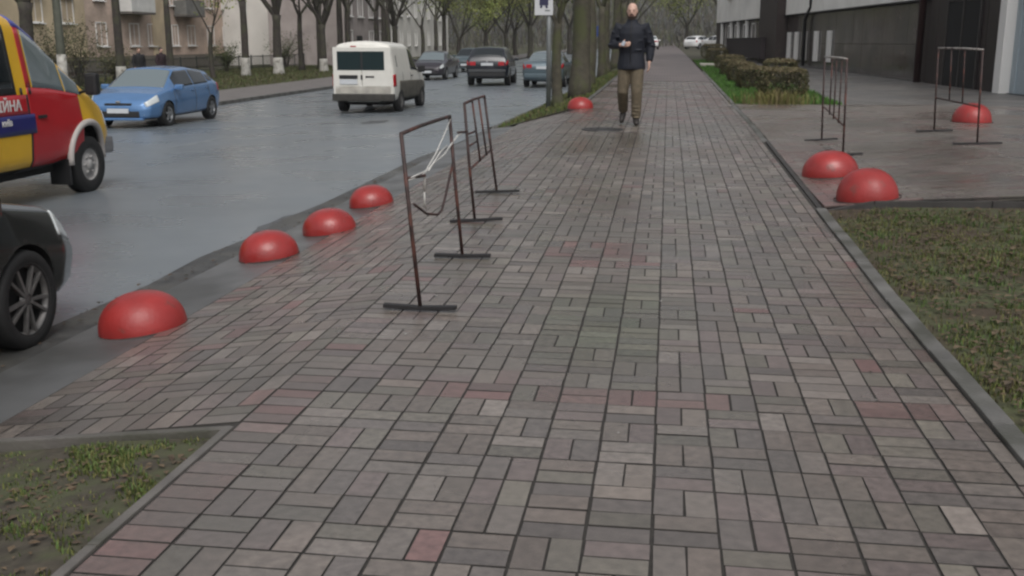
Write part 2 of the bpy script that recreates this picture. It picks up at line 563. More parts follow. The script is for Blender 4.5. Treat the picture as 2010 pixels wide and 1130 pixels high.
# driveway to the right, raised a little above the footway
M_drive = mat('driveway_paving', (.118, .110, .104), .45, .2, 2.2, bump=.25, bscale=120, rvar=.15, dark=(.095, .092, .090), dscale=.7)
drive = sheet('driveway', [1.36, 1.7, 2.2, 2.4, 2.8, 3.2, 3.6, 4.2, 5, 6.5, 8.6], [9.08] + list(np.arange(9.4, 21.5, .2)) + [21.6], lambda X, Y: zdrive(X, Y) - .010, M_joint)
VV, FF, CC = [], [], []
for r_ in range(0, 125):
    for c in range(0, 36):
        x0 = 1.36 + .2 * c; y0 = 9.1 + .1 * r_
        half = r_ % 2 and c == 0
        x, y = x0 + (.05 if half else (0 if r_ % 2 else .1)), y0 + .05
        z = zdrive(x, y) + random.uniform(-.001, .001)
        V, F = unit_paver(.096 if half else .196, .096, .04, .001)
        b = len(VV)
        sx = (zdrive(x + .05, y) - zdrive(x - .05, y)) / .1
        sy = (zdrive(x, y + .05) - zdrive(x, y - .05)) / .1
        VV += [(x + a, y + q, z + h + sx * a + sy * q) for (a, q, h) in V]
        FF += [tuple(i + b for i in f) for f in F]
        red = .7 if x < 1.9 and y < 14 else .12
        cc = random.choice(RED) if random.random() < red else random.choice(GREY)
        k = random.uniform(.60, .72)
        CC += [(cc[0] * k, cc[1] * k, cc[2] * k)] * len(V)
o = obj('paver_field', np_mesh('paver_field', np.array(VV), np.array(FF), np.array(CC)), M_pavm, drive); o['kind'] = 'stuff'
# its edging: dark face along footway and along the lawn
M_kdark = mat('dark_edging', (.035, .032, .030), .7, .35, 8, bump=.4, bscale=60)
def edgebar(p, q, name, w=.05, h=.13):
    p, q = Vector(p), Vector(q)
    d = q - p
    n = max(1, int(d.length / 1.0 + .5))
    for i in range(n):
        a = p + d * (i / n); b = p + d * ((i + 1) / n); e = b - a
        rot = e.to_track_quat('X', 'Z').to_matrix()
        MB().box((0, 0, -h / 2), (e.length - .006, w, h), bev=.006).build(name, M_kdark, drive, (a + b) / 2).rotation_euler = rot.to_euler()
edgebar((1.335, 9.04, .055), (1.335, 14.2, zs(14.2) + .012), 'edging_stone')
edgebar((1.37, 9.05, .055), (1.75, 9.05, .14), 'edging_stone')
edgebar((1.75, 9.05, .14), (8.4, 9.35, .235), 'edging_stone')

# dirt path, verge and lawn sheets
xs_l = [1.36, 1.6, 2, 2.5, 3, 4, 6, 9]
def zlawn(X, Y):
    z = zs(Y) - .015 + .02 * math.sin(3.1 * X + 1.7 * Y) * math.sin(2.3 * Y) + .05 * (X - 1.36)
    e = float(np.interp(X, [1.37, 1.75, 8.4], [.05, .135, .23])) - .045
    f = min(1, max(0, (Y - 7.6) / 1.4)); f *= min(1, max(0, (X - 1.45) / .5))
    return z * (1 - f) + e * f
lawn = sheet('lawn', xs_l, list(np.linspace(-1, 9.03, 24)), zlawn, M_lawnsoil)
sheet('lawn', [1.36, 1.8, 2.4, 3, 3.5], [21.62] + list(np.linspace(23, 66, 15)), lambda X, Y: zs(Y) - .01 + .015 * math.sin(2 * X + Y), M_lawnsoil)
sheet('path', [3.48, 5.5, 7, 9], [21.58, 24, 28, 32, 40, 50, 66], lambda X, Y: zs(Y) - .008, M_drive)
sheet('bare_earth', [-2.82, -2.6, -2.35, -2.1, -1.8, -1.64], list(np.linspace(-1, 3.575, 14)), lambda X, Y: (-.02 if X > -1.8 else zapron(X, max(Y, 3)) ) - .02 + .012 * math.sin(9 * X + 4 * Y) * math.sin(6 * Y), M_soil)
sheet('verge', [-3.345, -2.9, -2.4, -1.95, -1.69], [20.3, 21, 22, 24, 27, 31, 36, 42, 50, 60, 80, 110, 150],
      lambda X, Y: zs(Y) * (1 - min(1, (-1.69 - X) / 1.66)) + (zr(RE, Y) + .125) * min(1, (-1.69 - X) / 1.66) - .004, M_lawnsoil)
sheet('side_path', [-18.2, -16.4, -14.76], [y for y in YFAR if y >= 8], lambda X, Y: zopp(X, Y), M_path)
sheet('far_verge', [-33, -28, -24, -20, -18.2], [y for y in YFAR if y >= 8], lambda X, Y: zopp(X, Y) - .004, M_lawnsoil)

# ------------------------------------------------------------------ grass
def blades(name, P, h, w, cols, label, lean=.6):
    """P (n,3) roots; one bent two-triangle blade each"""
    n = len(P)
    a = rng.uniform(0, 2 * np.pi, n); hh = h * rng.uniform(.45, 1.3, n); ww = w * rng.uniform(.6, 1.3, n)
    d = np.stack([np.cos(a), np.sin(a), np.zeros(n)], 1); s = np.stack([-np.sin(a), np.cos(a), np.zeros(n)], 1)
    le = lean * rng.uniform(.1, 1.2, n)
    v0 = P + s * ww[:, None]; v1 = P - s * ww[:, None]
    mid = P + d * (hh * le * .35)[:, None] + np.array([0, 0, 1]) * (hh * .6)[:, None]
    v2 = mid - s * (ww * .7)[:, None]; v3 = mid + s * (ww * .7)[:, None]
    v4 = P + d * (hh * le)[:, None] + np.array([0, 0, 1]) * (hh * (1 - .25 * le))[:, None]
    V = np.stack([v0, v1, v2, v3, v4], 1).reshape(-1, 3)
    i = np.arange(n)[:, None] * 5
    F = np.concatenate([i + np.array([[0, 1, 2]]), i + np.array([[0, 2, 3]]), i + np.array([[3, 2, 4]])], 0)
    c = np.array(cols)[rng.integers(0, len(cols), n)] * rng.uniform(.65, 1.3, n)[:, None]
    C = np.repeat(c, 5, 0)
    me = np_mesh(name, V, F, C)
    o = obj(name, me, mat('grass_blades', None, .75, src='attr', spec=.25))
    return tag(o, label, 'grass', kind='stuff')

def noise2(x, y, s, seed=0):
    return (np.sin(x * s * 1.3 + seed + 2.1 * np.sin(y * s * .7 + seed)) + np.sin(y * s * 1.7 + 1.3 * seed + 1.7 * np.sin(x * s * .9)) + np.sin((x + y) * s * 2.9 + seed)) / 3

GC = [(.090, .110, .030), (.112, .125, .036), (.066, .084, .024), (.140, .132, .052), (.108, .095, .050), (.080, .060, .036)]
GCg = [(.066, .108, .030), (.088, .130, .040), (.050, .084, .024)]
def scatter(n, x0, x1, y0, y1, fz, keep):
    x = rng.uniform(x0, x1, n); y = rng.uniform(y0, y1, n)
    k = keep(x, y); x, y = x[k], y[k]
    z = np.array([fz(a, b) for a, b in zip(x, y)])
    return np.stack([x, y, z], 1)
# lawn beside the footway: thin near the kerb and full of dead leaf
zl = lambda X, Y: zlawn(X, Y) - .005
P = scatter(90000, 1.37, 4.6, 2.6, 8.98, zl, lambda x, y: (noise2(x, y, 2.2, 1) + .5 * noise2(x, y, 9, 3) + rng.normal(0, .45, len(x)) > .08 - .22 * (x - 1.5)) & (y < 8.7 + rng.uniform(-.5, .3, len(x))))
blades('grass', P, .034, .0035, GC, 'patchy spring lawn with dead leaves right of the footway')
P = scatter(26000, 1.42, 4.6, 2.6, 8.9, zl, lambda x, y: noise2(x, y, 4.1, 8) + .5 * noise2(x, y, 13, 2) > .28)
blades('grass', P, .048, .0042, GCg, 'taller bright green tufts in the lawn right of the footway')
# trodden earth at lower left
zb = lambda X, Y: (-.02 if X > -1.8 else zapron(X, max(Y, 3))) - .03 + .012 * math.sin(9 * X + 4 * Y) * math.sin(6 * Y)
P = scatter(26000, -2.8, -1.66, 2.0, 3.55, zb, lambda x, y: noise2(x, y, 5.5, 5) + .6 * noise2(x, y, 17, 1) + rng.normal(0, .25, len(x)) > .16)
blades('grass', P, .026, .0032, GC[:4] + GCg[:2], 'sparse grass tufts on trodden earth at the lower left')
# tree strip between footway and road
zv = lambda X, Y: zs(Y) * (1 - min(1, (-1.69 - X) / 1.66)) + (zr(RE, Y) + .125) * min(1, (-1.69 - X) / 1.66) - .006
P = scatter(22000, -3.32, -1.7, 20.35, 48, zv, lambda x, y: noise2(x, y, 2.0, 4) + rng.normal(0, .5, len(x)) > -.1)
blades('grass', P, .09, .008, GC + GCg, 'grass of the tree strip between footway and road')
# lawn along the hedge
P = scatter(42000, 1.37, 3.48, 21.66, 60, lambda X, Y: zs(Y) - .02 + .015 * math.sin(2 * X + Y), lambda x, y: rng.uniform(0, 1, len(x)) < np.interp(y, [21, 35, 60], [1, .6, .35]))
blades('grass', P, .09, .008, [(.055, .135, .022), (.07, .155, .03), (.045, .105, .02)], 'green lawn in front of the clipped hedge')
P = scatter(36000, -30, -18.3, 26, 80, lambda X, Y: zopp(X, Y) - .01, lambda x, y: rng.uniform(0, 1, len(x)) < .9)
blades('grass', P, .13, .02, [(.06, .085, .026), (.085, .09, .035), (.095, .08, .045)], 'grass under the trees across the road')

# dead leaves and crumbs on the ground
def litter(n, x0, x1, y0, y1, fz, size, label, cols):
    x = rng.uniform(x0, x1, n); y = rng.uniform(y0, y1, n)
    z = np.array([fz(a, b) for a, b in zip(x, y)]) + .006
    a = rng.uniform(0, 6.28, n); s = size * rng.uniform(.5, 1.4, n)
    V = np.zeros((n, 4, 3))
    for k, (u, v, h) in enumerate(((-1, 0, .0), (0, -.6, .25), (1, 0, .1), (0, .6, .3))):
        V[:, k, 0] = x + s * (u * np.cos(a) - v * np.sin(a)); V[:, k, 1] = y + s * (u * np.sin(a) + v * np.cos(a)); V[:, k, 2] = z + s * h
    F = np.arange(n * 4).reshape(n, 4)
    c = np.repeat(np.array(cols)[rng.integers(0, len(cols), n)], 4, 0)
    o = obj('leaf_litter', np_mesh('leaf_litter', V.reshape(-1, 3), F, c), mat('litter', None, .8, src='attr'))
    tag(o, label, 'leaves', kind='stuff')
BR = [(.085, .055, .03), (.06, .04, .025), (.105, .075, .045), (.075, .055, .035)]
litter(6500, 1.4, 4.6, 2.6, 8.9, lambda x, y: zl(x, y) + .02, .022, 'brown dead leaves lying in the lawn', BR)
litter(420, -2.8, -1.7, 2.2, 3.5, lambda x, y: zb(x, y) + .01, .016, 'dead leaves on the trodden earth', BR)
litter(34, -1.4, 1.25, 3, 14, lambda x, y: zs(y), .011, 'crumbs and bits of leaf on the pavers', [(.035, .03, .025), (.05, .04, .03), (.3, .29, .27)])
litter(240, -3.75, -3.4, 3, 20, lambda x, y: zr(RE, y) + .02, .02, 'wet leaves gathered in the gutter', BR[:2] + [(.035, .03, .02)])
# ------------------------------------------------------------------ concrete half spheres
M_dome = mat('red_paint_concrete', (.262, .024, .022), .36, .24, 5, bump=.2, bscale=45, rvar=.12, dark=(.20, .038, .032), dscale=11, dlo=.60, dhi=.68)
def dome(loc, dia, rz, ridge, label, hk=.80):
    n, m = 40, 12
    r_ = dia / 2; V, F = [], []
    prof = [(r_ * 1.0, -.03), (r_ * 1.0, .018)] + [(r_ * math.cos(t) ** .86, .018 + r_ * 1.02 * hk * math.sin(t)) for t in np.linspace(.06, math.pi / 2 - .05, m)]
    for (q, h) in prof:
        for k in range(n):
            a = 2 * math.pi * k / n
            s_ = 1 - ridge * abs(math.sin(a)) + .008 * math.sin(3 * a + dia * 50)
            V.append((q * s_ * math.cos(a), q * s_ * math.sin(a), h))
    for i in range(len(prof) - 1):
        for k in range(n):
            F.append((i * n + k, i * n + (k + 1) % n, (i + 1) * n + (k + 1) % n, (i + 1) * n + k))
    V.append((0, 0, prof[-1][1] + .003)); c = len(V) - 1; t0 = (len(prof) - 1) * n
    F += [(t0 + k, t0 + (k + 1) % n, c) for k in range(n)]
    mb = MB(); mb.add(V, F, True)
    o = mb.build('half_sphere_bollard', M_dome, None, loc, rz)
    x, y = loc[0], loc[1]
    fz = zstrip if x < -2.5 else (zdrive if x > 1.3 else None)
    if fz:                                           # it sits square on the sloping ground
        nx_ = -(fz(x + .2, y) - fz(x - .2, y)) / .4; ny_ = -(fz(x, y + .2) - fz(x, y - .2)) / .4
        q = Vector((0, 0, 1)).rotation_difference(Vector((nx_ - (.03 if x < 0 else 0), ny_, 1)).normalized())
        o.rotation_euler = (q.to_matrix() @ Matrix.Rotation(rz, 3, 'Z')).to_euler()
    M_b = mat('base_grime', (.035, .02, .018), .8, .4, 12)
    MB().lathe([(r_ * 1.006, -.03), (r_ * 1.006, .008), (r_ * .99, .0085)], 40).build('base_rim', M_b, o)
    return tag(o, label, 'bollard', 'red half sphere bollards')
dome((-2.98, 5.52, zstrip(-3, 5.5)), .50, .6, .03, 'red half-sphere bollard nearest the dark parked car')
dome((-3.02, 7.62, zstrip(-3, 7.6)), .47, 1.1, .03, 'red half-sphere bollard by the gutter, second nearest of the roadside row')
dome((-2.88, 8.70, zstrip(-2.9, 8.7)), .47, .3, .03, 'red half-sphere bollard third along the roadside row, between two others')
dome((-2.95, 10.28, zstrip(-2.95, 10.3)), .46, .9, .03, 'red half-sphere bollard at the far end of the roadside row of four')
dome((-1.62, 20.15, zs(20.15) - .02), .50, .2, .04, 'small far red half-sphere bollard at the foot of the tree strip')
dome((1.68, 11.02, zdrive(1.68, 11.02)), .57, .2, .06, 'red half-sphere bollard on the driveway, in front of the thin barrier foot')
dome((1.75, 9.34, zdrive(1.75, 9.34)), .56, 1.75, .085, 'red half-sphere bollard at the lawn edge of the driveway, creased down the middle', .85)
dome((4.66, 17.1, zdrive(4.66, 17.1)), .62, 1.75, .085, 'pinkish red half-sphere bollard behind the far driveway barrier', .86)

# ------------------------------------------------------------------ steel barriers
M_steel = mat('rusty_dark_steel', (.042, .024, .022), .6, .5, 14, metal=.2, dark=(.105, .040, .030), dscale=7, dlo=.5, dhi=.6)
M_foot = mat('black_foot_steel', (.012, .011, .012), .6, .3, 20)
M_pale = mat('worn_pale_steel', (.30, .28, .26), .5, .3, 12, dark=(.06, .035, .03), dscale=9, dlo=.55, dhi=.65)
M_rope = mat('white_tape', (.55, .54, .51), .6, .15, 20)
def nearer(p, k=.966):
    return (p[0] * k, p[1] * k, CAM_H + (p[2] - CAM_H) * k)
def barrier(base_a, base_b, top_a, top_b, foot_a, foot_b, label, inner=(), lower=None, extra=None, rt=.0115, top_mat=None):
    org = Vector(base_a)
    t = empty('steel_barrier', org, 0, label, 'barrier')
    L_ = lambda p: Vector(p) - org
    for b, tp in ((base_a, top_a), (base_b, top_b)):
        b, tp = L_(b), L_(tp)
        mid = (b + tp) / 2 + Vector((random.uniform(-.004, .004), 0, 0))
        MB().tube([b + Vector((0, 0, .015)), mid, tp], rt, 8).build('post', M_steel, t)
    ta, tb = L_(top_a), L_(top_b)
    MB().tube([ta, ta * .66 + tb * .34 + Vector((0, 0, .006)), ta * .3 + tb * .7 + Vector((0, 0, .004)), tb], rt * 1.02, 8).build('top_rail', top_mat or M_steel, t)
    for b, (hl, hr, tilt, sag) in ((base_a, foot_a), (base_b, foot_b)):
        b = L_(b)
        mb = MB()
        for s_, ln in ((-1, hl), (1, hr)):
            a = b + Vector((0, 0, .018)); e = b + Vector((s_ * ln, 0, .018 + sag + s_ * ln * tilt))
            c = (a + e) / 2; d = e - a
            rot = d.to_track_quat('X', 'Z').to_matrix()
            mb.box(c, (d.length + .004, .040, .022), rot, .003)
        mb.build('foot', M_foot, t)
    for (p, q) in inner:
        MB().tube([L_(p), L_(q)], .009, 6).build('bar', M_steel, t)
    if lower:
        MB().tube([L_(lower[0]), L_(lower[1])], .010, 6).build('lower_rail', M_steel, t)
    if extra: extra(t, L_)
    return t

def torn(t, L0):
    L_ = lambda p: L0(nearer(p, .950))
    MB().tube([L_((-1.435, 5.73, .69)), L_((-1.44, 6.0, .665)), L_((-1.44, 6.2, .65))], .009, 6).build('broken_bar', M_steel, t)
    MB().tube([L_((-1.44, 6.2, .65)), L_((-1.445, 6.2, .54))], .008, 6).build('broken_bar', M_pale, t)
    MB().tube([L_(p) for p in ((-1.40, 5.75, .54), (-1.41, 6.1, .43), (-1.43, 6.5, .36), (-1.435, 6.65, .365), (-1.44, 6.8, .44), (-1.45, 7.1, .62))], .008, 6).build('bent_bar', M_steel, t)
    def ribbon(pts, w=.012):
        MB().tube([L_(p) for p in pts], w * .45, 6).build('barrier_tape', M_rope, t)
    ribbon([(-1.47, 7.14, .92), (-1.462, 6.92, .85), (-1.455, 6.6, .745), (-1.445, 6.25, .67), (-1.43, 5.8, .685)], .009)
    ribbon([(-1.43, 5.75, .68), (-1.44, 6.1, .655), (-1.45, 6.5, .69), (-1.455, 6.85, .71), (-1.46, 7.15, .76), (-1.49, 7.5, .78), (-1.52, 7.8, .765)], .011)
    ribbon([(-1.44, 6.3, .665), (-1.45, 6.7, .74), (-1.455, 6.95, .76)], .010)
    ribbon([(-1.44, 6.18, .55), (-1.445, 6.2, .48), (-1.44, 6.22, .44)], .010)
barrier((-1.30, 5.43, zs(5.43)), (-1.33, 6.80, zs(6.8)), (-1.385, 5.43, .966), (-1.405, 6.80, .964), (.205, .20, 0, .008), (.19, .19, .02, .004),
        'bent dark steel barrier with white tape, nearest on the left', extra=torn)
zb2 = lambda x, y: zapron(x, y)
nr2 = lambda p: nearer(p, .927)
barrier((-1.48, 8.10, zb2(-1.48, 8.10)), (-1.535, 9.55, zb2(-1.535, 9.55)), nr2((-1.68, 8.75, .935)), nr2((-1.78, 10.32, .92)), (.20, .22, .07, 0), (.20, .21, .05, 0),
        'dark steel barrier with upright bars, behind the taped one',
        inner=[(nr2(a), nr2(b)) for a, b in (((-1.715, 9.3, .93), (-1.645, 9.3, .39)), ((-1.755, 9.85, .925), (-1.68, 9.85, .385)), ((-1.655, 8.76, .68), (-1.685, 9.3, .66)), ((-1.645, 8.76, .58), (-1.675, 9.3, .57)), ((-1.70, 8.55, .71), (-1.66, 8.76, .70)))],
        lower=(nr2((-1.635, 8.76, .385)), nr2((-1.73, 10.4, .385))))
zd = zdrive
barrier((2.05, 12.6, zd(2.05, 12.6)), (2.05, 14.35, zd(2.05, 14.35)), (2.02, 12.6, 1.25), (2.02, 14.35, 1.25), (.2, .22, .05, 0), (.22, .2, .07, 0),
        'thin steel barrier with pale top rail beside the clipped hedge',
        inner=[((2.02, 12.95, 1.25), (2.03, 12.95, .5)), ((2.02, 13.35, 1.25), (2.03, 13.35, .52)), ((2.02, 13.7, 1.25), (2.03, 13.7, .55))],
        lower=((2.035, 12.62, .50), (2.035, 14.33, .62)), rt=.012, top_mat=M_pale)
barrier((3.70, 13.25, zd(3.7, 13.25)), (3.64, 15.1, zd(3.64, 15.1)), (3.66, 13.25, 1.35), (3.60, 15.1, 1.36), (.28, .28, .03, 0), (.24, .24, .04, 0),
        'tall steel barrier with pale top rail in front of the dark entrance',
        inner=[((3.64, 13.95, 1.35), (3.67, 13.95, .7)), ((3.62, 14.5, 1.355), (3.65, 14.5, .7))],
        lower=((3.68, 13.26, .69), (3.63, 15.09, .70)), rt=.012, top_mat=M_pale)

# ------------------------------------------------------------------ vehicles
def gsmooth(a, k):
    if k < 1: return a
    w = np.exp(-.5 * (np.arange(-3 * k, 3 * k + 1) / k) ** 2); w /= w.sum()
    return np.convolve(np.pad(a, 3 * k, mode='edge'), w, mode='valid')

SEG = (2, 6, 8, 10, 8)
class Body:
    """car body lofted along x (forward) from key lines: sill, waist, belt, roof edge, crown"""
    def __init__(s, xs, zsill, zmid, zbelt, zroof, ztop, wsill, wmid, wbelt, wroof, nx=140, sm=.035):
        s.x = np.linspace(xs[0], xs[-1], nx)
        k = max(1, int(sm / (s.x[1] - s.x[0])))
        I = lambda a: gsmooth(np.interp(s.x, xs, a if hasattr(a, '__len__') else [a] * len(xs)), k)
        keys = [(0 * s.x, I(zsill)), (I(wsill), I(zsill)), (I(wmid), I(zmid)), (I(wbelt), I(zbelt)), (I(wroof), I(zroof)), (0 * s.x, I(ztop))]
        cols = []
        for q in range(5):
            n = SEG[q]
            for t in range(n):
                f = t / n
                g_ = math.sin(f * math.pi / 2) if q == 4 else f
                h_ = 1 - math.cos(f * math.pi / 2) if q == 4 else f
                y = keys[q][0] * (1 - f) + keys[q + 1][0] * f
                z = keys[q][1] * (1 - (g_ if q == 4 else f)) + keys[q + 1][1] * (g_ if q == 4 else f)
                if q == 1: y = y + .0 * z
                cols.append((y, z))
        cols.append(keys[5])
        Y = np.stack([c[0] for c in cols], 1); Z = np.stack([c[1] for c in cols], 1)
        for _ in range(2):
            Y[:, 2:-1] = .25 * Y[:, 1:-2] + .5 * Y[:, 2:-1] + .25 * Y[:, 3:]
            Z[:, 2:-1] = .25 * Z[:, 1:-2] + .5 * Z[:, 2:-1] + .25 * Z[:, 3:]
        s.G = np.stack([np.repeat(s.x[:, None], Y.shape[1], 1), Y, Z], 2)
        du = np.gradient(s.G, axis=0); dv = np.gradient(s.G, axis=1)
        n = np.cross(du, dv); n /= np.linalg.norm(n, axis=2, keepdims=True) + 1e-9
        if n[nx // 2, SEG[0] + SEG[1], 1] < 0: n = -n
        s.N = n
        s.J = np.cumsum((0,) + SEG)
    def solid(s):
        nx, nj = s.G.shape[:2]
        half = s.G; mir = s.G[:, -2:0:-1].copy(); mir[:, :, 1] *= -1
        ring = np.concatenate([half, mir], 1); m = ring.shape[1]
        V = [tuple(v) for v in ring.reshape(-1, 3)]
        F = [(i * m + j, i * m + (j + 1) % m, (i + 1) * m + (j + 1) % m, (i + 1) * m + j) for i in range(nx - 1) for j in range(m)]
        for i, rev in ((0, False), (nx - 1, True)):
            c = ring[i].mean(0); c[1] = 0; V.append(tuple(c)); q = len(V) - 1
            for j in range(m):
                a, b = i * m + j, i * m + (j + 1) % m
                F.append((q, b, a) if rev else (q, a, b))
        mb = MB(); mb.add(V, F, True)
        return mb
    def ix(s, x): return int(np.clip(round((x - s.x[0]) / (s.x[1] - s.x[0])), 0, len(s.x) - 1))
    def panel(s, name, m, parent, x0, x1, q0, t0, q1, t1, side, off=.004, thick=.006):
        i0, i1 = s.ix(x0), s.ix(x1)
        j0 = int(s.J[q0] + round(t0 * SEG[q0])); j1 = int(s.J[q1] + round(t1 * SEG[q1]))
        P = s.G[i0:i1 + 1, j0:j1 + 1] + s.N[i0:i1 + 1, j0:j1 + 1] * off
        Q = s.G[i0:i1 + 1, j0:j1 + 1] + s.N[i0:i1 + 1, j0:j1 + 1] * (off - thick)
        if side == 0:
            mi = lambda A: np.concatenate([A, (A * np.array([1, -1, 1]))[:, -2::-1]], 1)
            P, Q = mi(P), mi(Q)
        elif side < 0:
            P = P * np.array([1, -1, 1]); Q = Q * np.array([1, -1, 1])
        a, b = P.shape[:2]
        V = list(P.reshape(-1, 3)) + list(Q.reshape(-1, 3)); o = a * b
        F = []
        for i in range(a - 1):
            for j in range(b - 1):
                F.append((i * b + j, i * b + j + 1, (i + 1) * b + j + 1, (i + 1) * b + j))
        rim = [(0, j) for j in range(b)] + [(i, b - 1) for i in range(1, a)] + [(a - 1, j) for j in range(b - 2, -1, -1)] + [(i, 0) for i in range(a - 2, 0, -1)]
        for k in range(len(rim)):
            u = rim[k][0] * b + rim[k][1]; w = rim[(k + 1) % len(rim)][0] * b + rim[(k + 1) % len(rim)][1]
            F.append((u, w, w + o, u + o))
        mb = MB(); mb.add(V, F, True)
        return mb.build(name, m, parent)

M_glass = mat('car_glass', (.012, .016, .018), .06, spec=.6)
M_glass2 = mat('car_glass_pale', (.13, .16, .17), .05, spec=1.0)  # pale base colour paints in the bright sky reflected by the glass
M_tyre = mat('tyre_rubber', (.010, .010, .010), .75, .3, 30)
M_well = mat('wheel_well', (.006, .006, .006), .9)
M_rim = mat('alloy', (.26, .27, .28), .35, .1, 10, metal=.6)
M_rimdark = mat('dirty_alloy', (.15, .145, .14), .45, .25, 14, metal=.5)
M_trim = mat('black_trim', (.012, .012, .013), .55)
M_plate = mat('plate_white', (.5, .52, .54), .5)
M_lens = mat('lamp_lens', (.55, .58, .58), .12, spec=.9)
M_amber = mat('amber_lens', (.62, .45, .16), .15, spec=.9)
M_tail = mat('tail_lens', (.36, .012, .02), .15, spec=.8)
M_chrome = mat('bright_trim', (.45, .46, .47), .2, metal=.8)

def paint(name, c, rough=.28, dirt=None, coat=.5, **k):
    return mat(name, c, rough, .06, 5, coat=coat, dark=dirt, dscale=3, dlo=.5, dhi=.8, **k)

def add_body(B, m, parent, axles, rw, W, depth=.24, name='body'):
    o = bpy.data.objects.new('tmpbody', B.solid().mesh('tmpbody')); COL.objects.link(o)
    cut = MB()
    for ax in axles:
        for s_ in (-1, 1):
            y0, y1 = s_ * (W / 2 - depth), s_ * (W / 2 + .12)
            n = 28
            V = [(ax + rw * math.cos(2 * math.pi * k / n), y, rw * .93 + rw * math.sin(2 * math.pi * k / n)) for y in (y0, y1) for k in range(n)]
            F = [(k, (k + 1) % n, n + (k + 1) % n, n + k) for k in range(n)] + [tuple(range(n)), tuple(range(2 * n - 1, n - 1, -1))]
            cut.add(V, F)
    c = bpy.data.objects.new('tmpcut', cut.mesh('tmpcut')); COL.objects.link(c)
    bo = o.modifiers.new('b', 'BOOLEAN'); bo.operation = 'DIFFERENCE'; bo.object = c; bo.solver = 'EXACT'
    me = evaluated(o)
    bpy.data.objects.remove(c)
    me.materials.clear(); me.materials.append(m); me.materials.append(M_well)
    for p in me.polygons:
        c_ = p.center
        mi = 0
        for ax in axles:
            d = math.hypot(c_.x - ax, c_.z - rw * .93)
            if d < rw + .004 and abs(c_.y) < W / 2 - .03 and (abs(d - rw) < .012 or abs(abs(c_.y) - (W / 2 - depth)) < .01): mi = 1
        if p.normal.z < -.9 and c_.z < .45: mi = 1
        p.material_index = mi
    return link(bpy.data.objects.new(name, me), parent)

def wheel(parent, x, y, r_, w, rim_r, style='alloy', m_rim=None, steer=0):
    s_ = 1 if y > 0 else -1
    mb = MB()
    h = w / 2
    mb.lathe([(rim_r * .96, -h * .9), (rim_r * 1.05, -h), (r_ * .93, -h), (r_ * .985, -h * .8), (r_, -h * .4), (r_, h * .4), (r_ * .985, h * .8), (r_ * .93, h), (rim_r * 1.05, h), (rim_r * .96, h * .9), (rim_r * .93, h * .2), (rim_r * .93, -h * .9), (rim_r * .96, -h * .9)], 32, 'y')
    t = mb.build('wheel', M_tyre, parent, (x, y, r_ - .005))
    t.rotation_euler = (0, 0, steer)
    rm = MB()
    yo = s_ * h * .72
    rm.lathe([(.02, yo * .2), (rim_r * .9, yo * .2)], 24, 'y')          # dark back plate inside
    bp = rm.build('brake_disc', M_well, t)
    rm = MB()
    rm.lathe([(rim_r * .88, yo * .7), (rim_r * .99, yo * 1.25), (rim_r * .99, yo * 1.3), (rim_r * .9, yo * 1.1), (rim_r * .86, yo * .7)], 32, 'y')
    if style == 'alloy':
        for k in range(10):
            a = 2 * math.pi * k / 10 + (.09 if k % 2 else -.09)
            c, q = math.cos(a), math.sin(a)
            rot = Matrix(((c, 0, -q), (0, 1, 0), (q, 0, c)))
            rm.box(rot @ Vector((rim_r * .54, yo, 0)), (rim_r * .78, .03, rim_r * .09), rot, .004)
        rm.lathe([(.001, yo * 1.1), (rim_r * .2, yo * 1.1), (rim_r * .24, yo * .8)], 16, 'y')
    elif style == 'five':
        for k in range(5):
            a = 2 * math.pi * k / 5 + .3
            c, q = math.cos(a), math.sin(a)
            rot = Matrix(((c, 0, -q), (0, 1, 0), (q, 0, c)))
            rm.box(rot @ Vector((rim_r * .5, yo, 0)), (rim_r * .85, .03, rim_r * .3), rot, .006)
        rm.lathe([(.001, yo * 1.1), (rim_r * .25, yo * 1.1), (rim_r * .3, yo * .8)], 16, 'y')
    else:                                                             # pressed steel disc
        rm.lathe([(.001, yo * 1.35), (rim_r * .28, yo * 1.35), (rim_r * .34, yo * .9), (rim_r * .62, yo * 1.0), (rim_r * .7, yo * .55), (rim_r * .9, yo * .8)], 24, 'y')
        for k in range(6):
            a = 2 * math.pi * k / 6
            rm.lathe([(.001, yo * 1.25), (.018, yo * 1.25), (.018, yo * .9)], 8, 'y', (rim_r * .48 * math.cos(a), 0, rim_r * .48 * math.sin(a)))
    rm.build('rim', m_rim or M_rim, t)
    return t

def part_box(name, m, parent, c, d, bev=.01, rot=None):
    return MB().box(c, d, rot, bev).build(name, m, parent)

def mirrors(parent, B, x, m, up=.07, sz=(.12, .20, .13)):
    i = B.ix(x); j = B.J[3]
    y, z = B.G[i, j, 1], B.G[i, j, 2]
    for s_ in (-1, 1):
        mb = MB(); mb.box((x, s_ * (y + .11), z + up), sz, None, .035)
        mb.box((x + .01, s_ * (y + .02), z + up - .03), (.05, .08, .04), None, .01)
        mb.build('wing_mirror', m, parent)

def handles(parent, B, xs_, m):
    for x in xs_:
        i = B.ix(x); j = int(B.J[3] - 2)
        for s_ in (-1, 1):
            part_box('door_handle', m, parent, (x, s_ * (B.G[i, j, 1] + .012), B.G[i, j, 2]), (.17, .03, .028), .01)

def seams(parent, B, xs_, q0=1, t0=.2, q1=2, t1=1.0):
    for x in xs_:
        for s_ in (-1, 1):
            B.panel('door_seam', M_trim, parent, x, x + B.x[1] - B.x[0], q0, t0, q1, t1, s_, .0015, .003)

